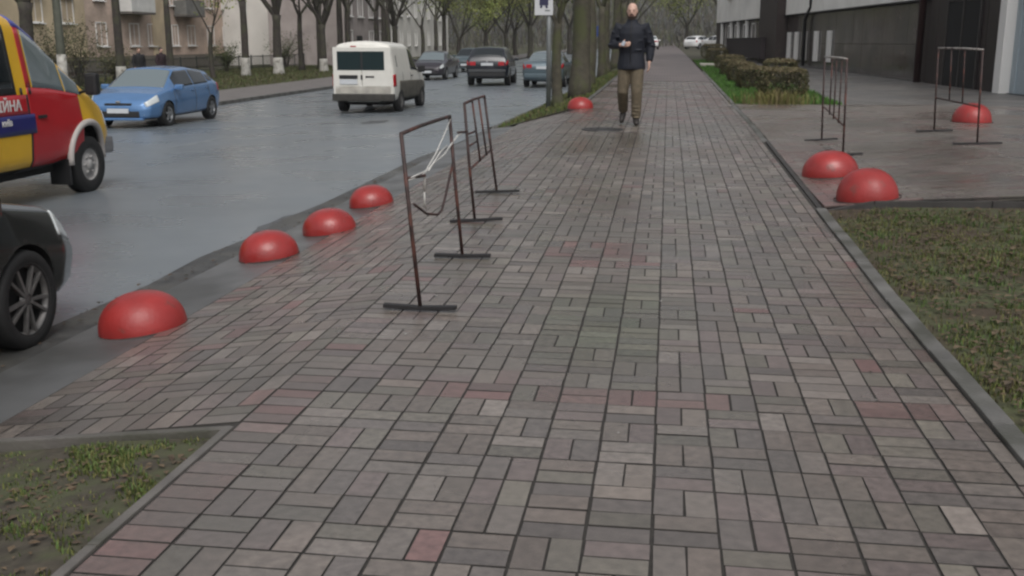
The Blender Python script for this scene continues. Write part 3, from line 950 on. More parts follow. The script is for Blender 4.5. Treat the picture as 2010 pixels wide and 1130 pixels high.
# --- hatchback
def hatch_body(L_=4.245, nx=170):
    k = L_ / 4.245
    xs_ = [v * k for v in (-2.12, -2.08, -1.98, -1.62, -.5, .40, 1.18, 1.75, 2.04, 2.12)]
    return Body(xs_, [.32, .26, .22, .2, .2, .2, .2, .2, .22, .26], [.52, .58, .62, .66, .64, .62, .60, .56, .50, .46],
                [.70, .92, .99, .99, .94, .915, .90, .80, .66, .56], [.71, .95, 1.03, 1.31, 1.43, 1.41, .945, .835, .68, .57], [.72, .97, 1.06, 1.35, 1.475, 1.45, .97, .865, .70, .58],
                [.60, .72, .78, .83, .84, .84, .82, .80, .70, .56], [.68, .79, .85, .885, .888, .888, .888, .87, .76, .60],
                [.64, .75, .79, .835, .845, .845, .83, .79, .68, .52], [.60, .68, .68, .60, .61, .60, .74, .72, .60, .44], nx)

def hatchback(name, loc, rz, m, label, front=True, rims='alloy', m_rim=None, glass=None, group=None, cat='car', rim_r=.205):
    t = empty(name, loc, rz, label, cat, group)
    B = hatch_body()
    add_body(B, m, t, (1.28, -1.37), .345, 1.776)
    g_ = glass or M_glass
    B.panel('windscreen', g_, t, .46, 1.13, 4, .05, 4, 1, 0)
    B.panel('rear_window', M_glass, t, -2.0, -1.68, 4, .1, 4, 1, 0)
    for s_ in (-1, 1):
        B.panel('window', M_glass, t, -.33, .72, 3, .12, 3, .86, s_)
        B.panel('window', M_glass, t, -1.28, -.40, 3, .12, 3, .86, s_)
        B.panel('quarter_window', M_glass, t, -1.62, -1.34, 3, .2, 3, .7, s_)
        B.panel('headlight', M_lens, t, 1.72, 2.06, 2, .42, 3, .15, s_, .006)
        B.panel('tail_light', M_tail, t, -2.08, -1.92, 2, .35, 3, .1, s_, .006)
        B.panel('sill_trim', M_trim, t, -.95, .9, 1, 0, 1, .17, s_, .004)
    seams(t, B, (-.36, .86, -1.25))
    mirrors(t, B, .78, m); handles(t, B, (-.18, -1.08), m)
    part_box('grille', M_trim, t, (2.09, 0, .60), (.07, .66, .06), .015)
    part_box('lower_grille', M_trim, t, (2.10, 0, .36), (.08, 1.02, .15), .02)
    part_box('bumper_lip', m, t, (2.085, 0, .245), (.12, 1.2, .06), .025)
    part_box('number_plate', M_plate, t, (2.145, 0, .445), (.02, .52, .112), .004)
    part_box('number_plate', M_plate, t, (-2.125, 0, .72), (.02, .52, .112), .004)
    part_box('emblem', M_chrome, t, (2.10, 0, .66), (.03, .11, .05), .012)
    for s_ in (-1, 1):
        part_box('fog_light', M_lens, t, (2.075, s_ * .58, .36), (.06, .09, .06), .02)
        for ax in (1.28, -1.37):
            wheel(t, ax, s_ * .775, .318, .2, rim_r, rims, m_rim)
    return t

P_blue = paint('metallic_blue', (.095, .205, .40), .24, metal=.35)
P_dark = paint('dark_green_grey', (.016, .018, .017), .25, metal=.2)
blue = hatchback('hatchback_car', (-12.72, 25.2, zr(-12.6, 25.2)), R(-90 + 2), P_blue,
                 'light blue metallic hatchback driving towards the camera on the far side', rims='five', glass=M_glass2)
blue.scale = (1, 1, .95)
dark = hatchback('parked_car', (-4.40, 4.27, zr(-4.4, 4)), R(90), P_dark,
                 'dark car at the left edge, front wheel and nose only', rims='alloy', m_rim=M_rimdark, rim_r=.238)
dark.scale = (.88, .92, .92)

# --- emergency van, cut by the left edge
P_yel = paint('yellow_van_paint', (.62, .36, .012), .35, coat=.3)
P_red = paint('red_van_paint', (.36, .008, .014), .33, coat=.3)
P_navy = paint('navy_band', (.010, .012, .11), .4, coat=.2)
P_rblue = paint('blue_roof_paint', (.05, .06, .30), .35, coat=.3)
M_letter = mat('white_lettering', (.62, .60, .58), .5)
def emergency_van():
    t = empty('emergency_van', (-7.86, 11.86, zr(-7.5, 11.7)), R(90), 'red and yellow emergency van with navy stripe and white lettering', 'van')
    W = 1.94
    B = Body([-4.55, -4.5, -2.0, -1.3, -1.05, -.72, -.57, .18, .48, .68, .75],
             [.40, .38, .36, .36, .36, .36, .38, .40, .42, .45, .48], [.80, .82, .82, .82, .82, .82, .82, .80, .74, .68, .64],
             [1.20, 1.22, 1.22, 1.22, 1.22, 1.21, 1.20, 1.14, 1.0, .86, .74], [1.95, 2.06, 2.06, 2.05, 2.02, 1.86, 1.76, 1.17, 1.03, .88, .75],
             [2.05, 2.24, 2.26, 2.26, 2.22, 2.01, 1.84, 1.21, 1.07, .90, .76],
             [.85, .92, .93, .93, .93, .93, .93, .92, .86, .78, .72], [.90, .965, .97, .97, .97, .97, .97, .955, .91, .82, .76],
             [.88, .94, .945, .945, .945, .94, .935, .90, .85, .78, .70], [.76, .84, .84, .84, .83, .80, .79, .87, .81, .73, .66], nx=300, sm=.03)
    add_body(B, P_yel, t, (0, -2.9), .43, W, .3)
    B.panel('windscreen', M_glass, t, -.53, .13, 4, .06, 4, 1, 0)
    B.panel('roof_cap', P_rblue, t, -1.15, -.60, 3, .88, 4, 1, 0, .006)
    for s_ in (-1, 1):
        d = B.panel('front_door', P_red, t, -1.15, -.10, 1, .0, 3, .06, s_, .005)
        B.panel('door_frame', P_red, t, -1.15, -1.05, 3, .06, 3, .94, s_, .005)
        B.panel('door_window', M_glass2, t, -1.03, -.38, 3, .10, 3, .90, s_, .006)
        B.panel('quarter_window', M_glass2, t, -.35, -.03, 3, .12, 3, .84, s_, .006)
        B.panel('window', M_glass, t, -2.35, -1.40, 3, .10, 3, .84, s_, .006)
        B.panel('window_seal', M_trim, t, -2.41, -1.34, 3, .02, 3, .92, s_, .003)
        B.panel('red_band', P_red, t, -4.4, -1.18, 2, .50, 2, .94, s_, .005)
        B.panel('navy_band', P_navy, t, -4.4, -1.07, 2, .02, 2, .50, s_, .0085)
        B.panel('door_seam', M_trim, t, -1.185, -1.155, 1, .0, 2, .94, s_, .004)
        B.panel('sill_step', M_trim, t, -1.3, -.5, 0, .5, 1, .16, s_, .012)
        # pale wheel arch flare
        pts = [(0 + .45 * math.cos(a), s_ * (.962 - .11 * max(0, math.cos(a)) ** 2), .40 + .45 * math.sin(a)) for a in np.linspace(-.05, math.pi + .05, 22)]
        MB().tube(pts, .040, 8).build('arch_flare', mat('pale_flare', (.38, .35, .33), .5), t)
        part_box('door_handle', M_trim, t, (-.95, s_ * .975, .98), (.15, .03, .035), .01)
        mb = MB(); mb.box((-.02, s_ * 1.07, 1.30), (.10, .16, .26), None, .04); mb.tube([(-.02, s_ * .9, 1.2), (-.02, s_ * 1.06, 1.24)], .018, 6); mb.build('wing_mirror', M_trim, t)
        B.panel('headlight', M_lens, t, .56, .72, 2, .25, 3, .1, s_, .008)
        B.panel('hinge', M_trim, t, -1.29, -1.25, 2, .95, 3, .1, s_, .02)
        B.panel('hinge', M_trim, t, -1.13, -1.10, 2, .95, 3, .1, s_, .02)
        wheel(t, 0, s_ * .85, .345, .2, .205, 'steel', mat('grey_steel_wheel', (.32, .31, .30), .5, .3, 12))
        wheel(t, -2.9, s_ * .85, .345, .2, .205, 'steel', mat('grey_steel_wheel', None))
    part_box('bumper', mat('grey_bumper', (.16, .16, .165), .55), t, (.60, 0, .52), (.26, 1.74, .22), .06)
    part_box('mud_flap', M_trim, t, (-.47, -.83, .30), (.03, .26, .30), .005)
    part_box('underframe', M_well, t, (-2.2, 0, .36), (4.2, 1.5, .12), .02)
    # lettering along the band on the side facing the footway
    def text(s_, h, x_end, z, parent_name, xoff):
        cu = bpy.data.curves.new('txt', 'FONT'); cu.body = s_; cu.size = h; cu.align_x = 'RIGHT'; cu.extrude = .002
        cu.offset = .002 * h / .1
        ob = bpy.data.objects.new('txt', cu); COL.objects.link(ob)
        me = evaluated(ob)
        me.transform(Matrix.Rotation(R(90), 4, 'X'))            # x along, z up, facing -y
        o = obj(parent_name, me, M_letter, t)
        o.location = (x_end, xoff, z)
        # seen from -y side, x forward runs to the right in the picture
    j = int(B.J[2] + round(.72 * SEG[2])); i = B.ix(-1.6)
    text('АВАРІЙНА', .155, -1.30, B.G[i, int(B.J[2] + round(.57 * SEG[2])), 2] + .0, 'lettering', -(B.G[i, j, 1] + .012))
    j = int(B.J[2] + round(.25 * SEG[2]))
    text('київ', .095, -1.52, B.G[i, int(B.J[2] + round(.19 * SEG[2])), 2] - .0, 'lettering', -(B.G[i, j, 1] + .017))
    return t
emergency_van()

# --- small white delivery van, seen from behind
P_white = paint('dirty_white', (.64, .625, .575), .38, coat=.2)
P_mud = mat('road_grime', (.10, .092, .075), .8, .35, 6)
def delivery_van():
    t = empty('delivery_van', (-8.26, 30.4, zr(-8.2, 30)), R(90 + .5), 'dirty white small delivery van driving away, seen from behind', 'van')
    W = 1.80
    B = Body([-2.14, -2.10, -1.9, -.2, .45, 1.22, 1.75, 2.05, 2.14],
             [.34, .30, .28, .25, .25, .25, .25, .28, .3], [.72, .74, .74, .72, .70, .68, .62, .55, .5],
             [1.08, 1.10, 1.10, 1.06, 1.05, 1.03, .95, .78, .64], [1.76, 1.84, 1.86, 1.84, 1.72, 1.08, .98, .80, .65], [1.82, 1.93, 1.95, 1.93, 1.80, 1.12, 1.02, .82, .66],
             [.78, .83, .85, .85, .85, .84, .8, .7, .58], [.84, .885, .90, .90, .90, .90, .87, .77, .62], [.82, .865, .88, .88, .88, .86, .8, .7, .56], [.74, .77, .77, .74, .70, .76, .7, .6, .5])
    add_body(B, P_white, t, (1.30, -1.36), .35, W)
    B.panel('windscreen', M_glass, t, .52, 1.16, 4, .05, 4, 1, 0)
    for s_ in (-1, 1):
        B.panel('door_window', M_glass, t, -.15, .78, 3, .12, 3, .86, s_)
        B.panel('tail_light', M_tail, t, -2.135, -1.96, 2, .05, 2, .86, s_, .007)
        B.panel('headlight', M_lens, t, 1.8, 2.08, 2, .3, 3, .1, s_, .006)
        B.panel('grime', P_mud, t, -1.6, 1.9, 1, .1, 2, .35, s_, .003)
        B.panel('load_vent', M_trim, t, -1.78, -1.70, 3, .2, 3, .62, s_, .004)
        for ax in (1.30, -1.36): wheel(t, ax, s_ * .79, .32, .2, .2, 'steel', M_rimdark)
    mirrors(t, B, .78, M_trim, .1, (.12, .2, .2)); seams(t, B, (-.22, .95, -1.2)); handles(t, B, (-.1,), M_trim)
    xr = -2.145
    M_rglass = mat('tinted_glass', (.010, .022, .024), .25, spec=.35)
    d1 = part_box('rear_door', P_white, t, (xr - .005, .43, 1.10), (.03, .80, 1.36), .03)
    d2 = part_box('rear_door', P_white, t, (xr - .005, -.39, 1.10), (.03, .80, 1.36), .03)
    part_box('rear_window', M_rglass, t, (xr - .024, .38, 1.42), (.012, .66, .50), .004)
    part_box('rear_window', M_rglass, t, (xr - .024, -.31, 1.42), (.012, .60, .50), .004)
    part_box('window_gap', M_trim, t, (xr - .022, .02, 1.42), (.008, .06, .50), .002)
    part_box('plate_recess', M_trim, t, (xr - .03, .40, .985), (.03, .52, .10), .01)
    part_box('number_plate', M_plate, t, (xr - .032, .40, .855), (.02, .50, .13), .004)
    part_box('badge', M_trim, t, (xr - .025, -.20, .99), (.012, .24, .045), .003)
    part_box('door_handle', M_trim, t, (xr - .03, .03, .98), (.03, .05, .12), .01)
    part_box('high_brake_light', M_tail, t, (xr + .01, .25, 1.80), (.03, .16, .03), .006)
    part_box('bumper', mat('grimy_black', (.030, .028, .024), .75, .4, 9), t, (xr + .02, 0, .43), (.20, 1.74, .20), .04)
    part_box('grime', mat('rear_grime', (.36, .34, .30), .7, .3, 4, dark=(.5, .49, .45), dscale=3), t, (xr - .022, 0, .64), (.008, 1.56, .20), .003)
    part_box('underframe', M_well, t, (-.2, 0, .27), (3.2, 1.2, .12), .02)
    return t
delivery_van()

# --- dark estate seen from behind
P_black = paint('black_paint', (.010, .012, .018), .25)
def suv():
    t = empty('off_road_car', (-7.78, 47.4, zr(-7.7, 47)), R(90 + 3), 'black off-road car with red tail lights, seen from behind', 'car')
    B = Body([-2.28, -2.22, -2.1, -1.7, -.4, .5, 1.25, 1.9, 2.2, 2.28],
             [.42, .36, .33, .3, .3, .3, .3, .3, .33, .4], [.72, .76, .78, .78, .76, .74, .72, .66, .6, .55],
             [.98, 1.08, 1.12, 1.10, 1.06, 1.04, 1.02, .94, .78, .66], [.99, 1.14, 1.30, 1.60, 1.64, 1.60, 1.07, .97, .80, .67], [1.0, 1.18, 1.34, 1.64, 1.69, 1.65, 1.10, 1.0, .82, .68],
             [.76, .84, .88, .89, .89, .89, .88, .82, .72, .6], [.82, .90, .93, .935, .935, .935, .93, .88, .78, .64], [.78, .86, .88, .89, .89, .89, .88, .82, .72, .6], [.74, .78, .74, .68, .68, .66, .80, .74, .64, .52])
    add_body(B, P_black, t, (1.40, -1.40), .40, 1.87)
    B.panel('rear_window', M_glass, t, -2.14, -1.76, 4, .1, 4, 1, 0)
    B.panel('windscreen', M_glass, t, .56, 1.2, 4, .06, 4, 1, 0)
    for s_ in (-1, 1):
        B.panel('window', M_glass, t, -.3, .8, 3, .12, 3, .86, s_); B.panel('window', M_glass, t, -1.3, -.38, 3, .12, 3, .86, s_)
        B.panel('quarter_window', M_glass, t, -1.72, -1.36, 3, .15, 3, .76, s_)
        B.panel('tail_light', M_tail, t, -2.27, -2.02, 2, .5, 3, .0, s_, .008)
        part_box('tail_light', M_tail, t, (-2.285, s_ * .62, .96), (.03, .26, .16), .02)
        for ax in (1.4, -1.4): wheel(t, ax, s_ * .80, .36, .24, .23, 'five', M_rimdark)
    part_box('number_plate', M_plate, t, (-2.295, 0, .93), (.02, .52, .112), .004)
    part_box('bumper', mat('grey_bumper_strip', (.045, .047, .05), .5), t, (-2.27, 0, .66), (.10, 1.60, .12), .03)
    part_box('lower_bumper', M_trim, t, (-2.24, 0, .50), (.12, 1.55, .16), .03)
    part_box('emblem', M_chrome, t, (-2.29, 0, 1.03), (.02, .1, .06), .012)
    mirrors(t, B, .85, P_black); seams(t, B, (-.34, .95)); handles(t, B, (-.15,), P_black)
    return t
suv()

# --- grey-blue saloon seen from behind, half hidden by the tree
P_steel = paint('grey_blue_paint', (.085, .12, .14), .30, metal=.3)
def saloon(loc, rz, m, label, name='saloon_car'):
    t = empty(name, loc, rz, label, 'car')
    B = Body([-2.25, -2.18, -2.05, -1.55, -.85, -.2, .45, 1.2, 1.85, 2.15, 2.25],
             [.34, .28, .24, .22, .22, .22, .22, .22, .22, .25, .3], [.58, .62, .66, .66, .65, .64, .62, .60, .56, .5, .46],
             [.84, .96, 1.0, .98, .95, .93, .92, .90, .82, .68, .56], [.85, .98, 1.03, 1.06, 1.36, 1.42, 1.38, .95, .86, .70, .57], [.86, 1.0, 1.06, 1.10, 1.40, 1.46, 1.42, .98, .88, .72, .58],
             [.66, .76, .80, .84, .84, .84, .84, .82, .8, .7, .56], [.74, .83, .86, .88, .88, .88, .88, .88, .86, .76, .6], [.70, .79, .82, .84, .84, .84, .84, .83, .79, .68, .52], [.66, .72, .74, .68, .58, .60, .59, .74, .72, .6, .44])
    add_body(B, m, t, (1.35, -1.32), .345, 1.77)
    B.panel('rear_window', M_glass2, t, -1.5, -.92, 4, .06, 4, 1, 0); B.panel('windscreen', M_glass2, t, .5, 1.14, 4, .06, 4, 1, 0)
    for s_ in (-1, 1):
        B.panel('window', M_glass, t, -.1, .72, 3, .12, 3, .86, s_); B.panel('window', M_glass, t, -.95, -.18, 3, .12, 3, .86, s_)
        B.panel('tail_light', M_tail, t, -2.24, -1.98, 2, .45, 3, .0, s_, .007)
        part_box('tail_light', M_tail, t, (-2.245, s_ * .56, .86), (.03, .24, .15), .02)
        B.panel('headlight', M_lens, t, 1.82, 2.16, 2, .4, 3, .1, s_, .006)
        for ax in (1.35, -1.32): wheel(t, ax, s_ * .775, .315, .2, .205, 'alloy')
    part_box('number_plate', M_plate, t, (-2.26, 0, .80), (.02, .52, .112), .004)
    part_box('number_plate', M_plate, t, (2.26, 0, .42), (.02, .52, .112), .004)
    part_box('grille', M_trim, t, (2.22, 0, .55), (.08, .8, .09), .02)
    part_box('lower_grille', M_trim, t, (2.235, 0, .36), (.06, 1.0, .1), .02)
    part_box('bumper', m, t, (-2.21, 0, .48), (.14, 1.5, .18), .04)
    mirrors(t, B, .8, m); seams(t, B, (-.14, .86)); handles(t, B, (.05, -.8), m)
    return t
saloon((-5.02, 45.3, zr(-5, 45)), R(90), P_steel, 'grey-blue saloon waiting beside the tree trunk, rear towards the camera')
saloon((-12.15, 55.4, zr(-12, 55)), R(-90), paint('dark_plum_paint', (.02, .016, .022), .28), 'dark saloon oncoming behind the white van')
hatchback('hatchback_car', (-12.6, 68, zr(-12, 68)), R(-90), paint('teal_grey_paint', (.05, .075, .085), .3), 'far grey-green hatchback following the dark saloon')
P_wh2 = paint('white_paint', (.66, .66, .66), .3)
for (x, y, z, rz, nm, lb) in ((-1.9, 118, zs(118), 90, 'saloon', 'small far white car left of the footway end, behind the walking man'), (3.4, 122, zs(122), 60, 'hatch', 'small far white car at the end of the footway, right of centre'),
                              (5.2, 112, zs(112), -60, 'saloon', 'small far white car nearest the hedge end')):
    if nm == 'saloon': saloon((x, y, z), R(rz), P_wh2, lb)
    else: hatchback('hatchback_car', (x, y, z), R(rz), P_wh2, lb)
# ------------------------------------------------------------------ people
M_skin = mat('skin', (.52, .33, .26), .55, .08, 30)
def limb(mb, pts, rads, n=12):
    mb.tube(pts, rads, n)
def ell(mb, rings, n=18):
    mb.loft([(c, rx, ry, (1, 0, 0), (0, 1, 0)) for (c, rx, ry) in rings], n)

def hand(mb, wrist, d, palm_n, curl=.5, s=1.0):
    """palm, four fingers of unequal length and a side thumb; d = direction of the hand, palm_n = way the palm faces"""
    w = Vector(wrist); d = Vector(d).normalized(); pn = Vector(palm_n); pn = (pn - d * pn.dot(d)).normalized(); sd = d.cross(pn)
    pl = .095 * s
    mb.loft([(w, .028 * s, .022 * s, sd, pn), (w + d * pl * .4, .042 * s, .017 * s, sd, pn), (w + d * pl, .043 * s, .014 * s, sd, pn)], 12)
    for k, ln in enumerate((.066, .078, .072, .056)):
        b = w + d * pl * .93 + sd * (.031 - .0207 * k) * s
        d1 = (d + pn * curl * .6).normalized(); d2 = (d + pn * curl * 1.7).normalized(); d3 = (d + pn * curl * 3).normalized()
        p1 = b + d1 * ln * .42 * s; p2 = p1 + d2 * ln * .33 * s; p3 = p2 + d3 * ln * .28 * s
        mb.tube([b, p1, p2, p3], [.0095 * s, .009 * s, .0085 * s, .0065 * s], 8)
    tb = w + d * pl * .25 + sd * .03 * s
    td = (d * .7 + sd * .75 + pn * .35).normalized()
    mb.tube([tb, tb + td * .035 * s, tb + (td + pn * .3).normalized() * .066 * s], [.0125 * s, .011 * s, .008 * s], 8)

def person(loc, rz, label, pose, jacket, trousers, shoes, scale=1.0, bald=True, hair=None, beard=None, voxel=.009, face=True):
    t = empty('person', loc, rz, label, 'person')
    t.scale = (scale,) * 3
    P = {k: Vector(v) for k, v in pose.items()}
    up = Vector((0, 0, 1))
    # continuous body, facing -y
    b = MB()
    pel, ch, nk = P['pelvis'], P['chest'], P['neck']
    ell(b, [(pel + up * -.10, .11, .085), (pel, .155, .105), (pel + up * .12, .145, .10), (ch - up * .10, .155, .105), (ch + up * .05, .17, .11), (ch + up * .14, .15, .095), (nk, .06, .06)])
    hd = P['head']
    b.tube([nk - up * .03, nk + up * .05, hd - up * .05 + Vector((0, .01, 0))], [.06, .055, .055], 12)
    b.loft([(hd + Vector((0, -.018, -.118)), .032, .030, (1, 0, 0), (0, 1, 0)), (hd + Vector((0, -.012, -.095)), .052, .058, (1, 0, 0), (0, 1, 0)), (hd + Vector((0, 0, -.05)), .066, .085, (1, 0, 0), (0, 1, 0)),
            (hd + Vector((0, .004, 0)), .073, .095, (1, 0, 0), (0, 1, 0)), (hd + Vector((0, .006, .045)), .074, .096, (1, 0, 0), (0, 1, 0)), (hd + Vector((0, .008, .085)), .060, .080, (1, 0, 0), (0, 1, 0)),
            (hd + Vector((0, .008, .110)), .034, .046, (1, 0, 0), (0, 1, 0)), (hd + Vector((0, .008, .118)), .010, .012, (1, 0, 0), (0, 1, 0))], 20)
    b.tube([hd + Vector((0, -.088, .012)), hd + Vector((0, -.104, -.022)), hd + Vector((0, -.100, -.036))], [.009, .013, .014], 8)      # nose
    for s_ in (-1, 1):
        b.sphere(hd + Vector((s_ * .076, .010, -.010)), (.010, .019, .030), 8, 6)                                               # ear
        b.tube([hd + Vector((s_ * .008, -.090, .022)), hd + Vector((s_ * .045, -.080, .024))], .009, 6)                           # brow
        S = 'l' if s_ > 0 else 'r'
        sh, el, wr = P['shoulder_' + S], P['elbow_' + S], P['wrist_' + S]
        b.tube([ch + Vector((s_ * .10, 0, .08)), sh, sh * .5 + el * .5, el, el * .45 + wr * .55, wr], [.06, .062, .052, .043, .042, .029], 12)
        hp, kn, an, to = P['hip_' + S], P['knee_' + S], P['ankle_' + S], P['toe_' + S]
        b.tube([hp + up * .03, hp * .6 + kn * .4, kn, kn * .62 + an * .38, an], [.092, .08, .058, .057, .040], 12)
        hl = an + (an - to).normalized() * .05 + Vector((0, 0, -.05))
        b.tube([hl, an * .5 + to * .5 - up * .02, to], [.036, .042, .03], 10)
        hand(b, wr, P['hand_' + S], P['palm_' + S], pose_curl.get(S, .5))
    me = remeshed(b, voxel, 2)
    obj('body', me, M_skin, t)
    # jacket
    j = MB()
    ell(j, [(pel + up * -.115, .214, .165), (pel + up * -.06, .216, .166), (pel + up * .0, .208, .160), (pel + up * .12, .192, .145), (ch - up * .10, .198, .148), (ch + up * .04, .21, .15), (ch + up * .13, .19, .125), (nk - up * .01, .095, .088), (nk + up * .045, .078, .078)])
    for s_ in (-1, 1):
        S = 'l' if s_ > 0 else 'r'
        sh, el, wr = P['shoulder_' + S], P['elbow_' + S], P['wrist_' + S]
        cuff = wr + (el - wr).normalized() * .015
        j.tube([ch + Vector((s_ * .10, 0, .07)), sh, sh * .5 + el * .5, el, el * .4 + wr * .6, cuff], [.085, .090, .080, .074, .062, .050], 14)
        for k in range(5):      # folds at the elbow and along the sleeve
            f = (k + .5) / 5; c = sh * (1 - f) + el * f
            j.sphere(c + Vector((s_ * .05 * math.sin(k * 2.1), -.05, .02 * math.cos(k))), (.045, .04, .018), 8, 6)
    for k in range(5):
        j.sphere(pel + Vector((.13 * math.sin(k * 2.4), -.10, .10 + .07 * k)), (.09, .055, .012), 8, 6)
    jo = obj('jacket', remeshed(j, .011, 2), jacket, t)
    MB().tube([pel + Vector((0, -.152, -.07)), ch + Vector((0, -.165, -.05)), ch + Vector((0, -.150, .10)), nk + Vector((0, -.095, .02))], .006, 6).build('zip', M_trim, jo)
    # trousers
    q = MB()
    ell(q, [(pel + up * -.16, .13, .10), (pel + up * -.04, .165, .12), (pel + up * .05, .16, .115)])
    for S in 'lr':
        hp, kn, an = P['hip_' + S], P['knee_' + S], P['ankle_' + S]
        q.tube([hp + up * .02, hp * .6 + kn * .4, kn, kn * .5 + an * .5, an + (kn - an).normalized() * .03], [.112, .104, .086, .080, .074], 14)
        for k in range(4):
            f = .55 + .13 * k; c = kn * (1 - f) + an * f
            q.sphere(c + Vector((.025 * math.sin(k * 3), -.045, 0)), (.062, .052, .016), 8, 6)
    obj('trousers', remeshed(q, .011, 2), trousers, t)
    for S in 'lr':
        an, to = P['ankle_' + S], P['toe_' + S]
        sh_ = MB(); d = (to - an); hl = an - Vector((d.x, d.y, 0)).normalized() * .055
        low = min(an.z, to.z + .03)
        sh_.tube([an + up * .07, an + up * .0], [.055, .055], 12)
        fwd = d.normalized()
        sh_.tube([an - fwd * .065 - up * .03, an + fwd * .02 - up * .02, an * .45 + to * .55 - up * .008, to, to + fwd * .03], [.040, .050, .048, .040, .022], 12)
        obj('boot', remeshed(sh_, .008, 2), shoes, t)
    if face:
        for s_ in (-1, 1):
            MB().sphere(hd + Vector((s_ * .030, -.083, .006)), (.011, .008, .007), 8, 6).build('eye', mat('eye', (.03, .025, .02), .2), t)
        MB().tube([hd + Vector((-.024, -.089, -.066)), hd + Vector((0, -.096, -.064)), hd + Vector((.024, -.089, -.066))], .0055, 6).build('mouth', mat('lips', (.28, .12, .10), .5), t)
    if beard:
        bb = MB()
        bb.loft([(hd + Vector((0, -.035, -.140)), .030, .028, (1, 0, 0), (0, 1, 0)), (hd + Vector((0, -.026, -.118)), .052, .052, (1, 0, 0), (0, 1, 0)), (hd + Vector((0, -.016, -.09)), .066, .070, (1, 0, 0), (0, 1, 0)), (hd + Vector((0, -.008, -.075)), .066, .075, (1, 0, 0), (0, 1, 0))], 18)
        bb.tube([hd + Vector((-.034, -.082, -.062)), hd + Vector((0, -.099, -.050)), hd + Vector((.034, -.082, -.062))], .009, 6)
        for s_ in (-1, 1): bb.tube([hd + Vector((s_ * .055, -.04, -.095)), hd + Vector((s_ * .07, -.015, -.05)), hd + Vector((s_ * .074, -.005, -.01))], [.018, .012, .006], 8)
        obj('beard', remeshed(bb, .006, 2), beard, t)
    if hair:
        hh = MB()
        hh.loft([(hd + Vector((0, .025, -.04)), .076, .082, (1, 0, 0), (0, 1, 0)), (hd + Vector((0, .018, .02)), .083, .098, (1, 0, 0), (0, 1, 0)), (hd + Vector((0, .012, .07)), .078, .098, (1, 0, 0), (0, 1, 0)), (hd + Vector((0, .01, .11)), .05, .065, (1, 0, 0), (0, 1, 0)), (hd + Vector((0, .01, .128)), .012, .016, (1, 0, 0), (0, 1, 0))], 18)
        obj('hair', remeshed(hh, .007, 2), hair, t)
    return t

M_navy = mat('navy_jacket', (.004, .006, .013), .75, .25, 25, bump=.3, bscale=120)
M_olive = mat('olive_trousers', (.100, .080, .052), .9, .3, 18, bump=.3, bscale=140)
M_boot = mat('dark_boots', (.020, .016, .014), .6)
M_blk = mat('black_cloth', (.012, .012, .014), .85, .3, 20)
pose_curl = {'l': .45, 'r': 1.0}
walk_pose = dict(pelvis=(0, .02, .95), chest=(0, 0, 1.33), neck=(0, 0, 1.535), head=(0, -.015, 1.695),
    shoulder_l=(.205, 0, 1.455), elbow_l=(.285, .05, 1.18), wrist_l=(.275, -.02, .945), hand_l=(.0, -.12, -1), palm_l=(-1, 0, 0),
    shoulder_r=(-.205, 0, 1.455), elbow_r=(-.285, .0, 1.19), wrist_r=(-.135, -.205, 1.20), hand_r=(1, -.25, .1), palm_r=(0, 1, .2),
    hip_l=(.09, .02, .92), knee_l=(.105, -.09, .50), ankle_l=(.10, -.06, .095), toe_l=(.125, -.215, .035),
    hip_r=(-.09, .02, .92), knee_r=(-.115, -.04, .50), ankle_r=(-.125, .20, .185), toe_r=(-.14, .10, .05))
man = person((-.55, 16.35, zs(16.35) + .003), R(-4), 'bald bearded man in navy jacket and olive trousers walking towards the camera', walk_pose, M_navy, M_olive, M_boot, 1.0, beard=mat('beard_hair', (.035, .022, .016), .9))
# the pale thing he holds
mp = MB().box((-.115 - .55, 16.35 - .245, zs(16.35) + 1.225), (.05, .010, .07), Matrix.Rotation(.5, 3, 'Y'), .003).build('paper_slip', mat('pale_paper', (.38, .42, .47), .6))
tag(mp, 'small pale slip in the walking man\'s hand', 'paper')
pose_curl = {'l': .45, 'r': .45}
stand = dict(walk_pose); stand.update(elbow_r=(-.275, .04, 1.18), wrist_r=(-.255, -.06, .95), hand_r=(0, -.15, -1), palm_r=(1, 0, 0), ankle_r=(-.10, .12, .095), toe_r=(-.12, -.03, .035), knee_r=(-.1, .0, .5))
person((-22.0, 42.2, zopp(-22, 42.2)), R(60), 'far pedestrian in black with bare head, left of the pair behind the blue hatchback', stand, M_blk, M_blk, M_boot, .95, hair=mat('brown_hair', (.10, .06, .03), .8), voxel=.014)
person((-22.2, 44.6, zopp(-22, 44.6)), R(75), 'far pedestrian in dark clothes and dark hair, right of the pair behind the blue hatchback', stand, mat('dark_wine_cloth', (.025, .012, .016), .85), M_blk, M_boot, .94, hair=mat('black_hair', (.015, .012, .012), .7), voxel=.014)

# ------------------------------------------------------------------ trees
M_bark = mat('wet_bark', (.040, .033, .028), .85, .4, 9, bump=.9, bscale=22, dark=(.050, .050, .030), dscale=3)
M_bark2 = mat('mossy_bark', (.058, .052, .036), .85, .4, 8, bump=.9, bscale=22, dark=(.065, .070, .030), dscale=2.4)
M_lime = mat('whitewash', (.36, .35, .32), .85, .25, 6, dark=(.16, .15, .13), dscale=4, dlo=.55, dhi=.7)
M_leaf = mat('young_leaves', None, .6, src='attr', spec=.3)

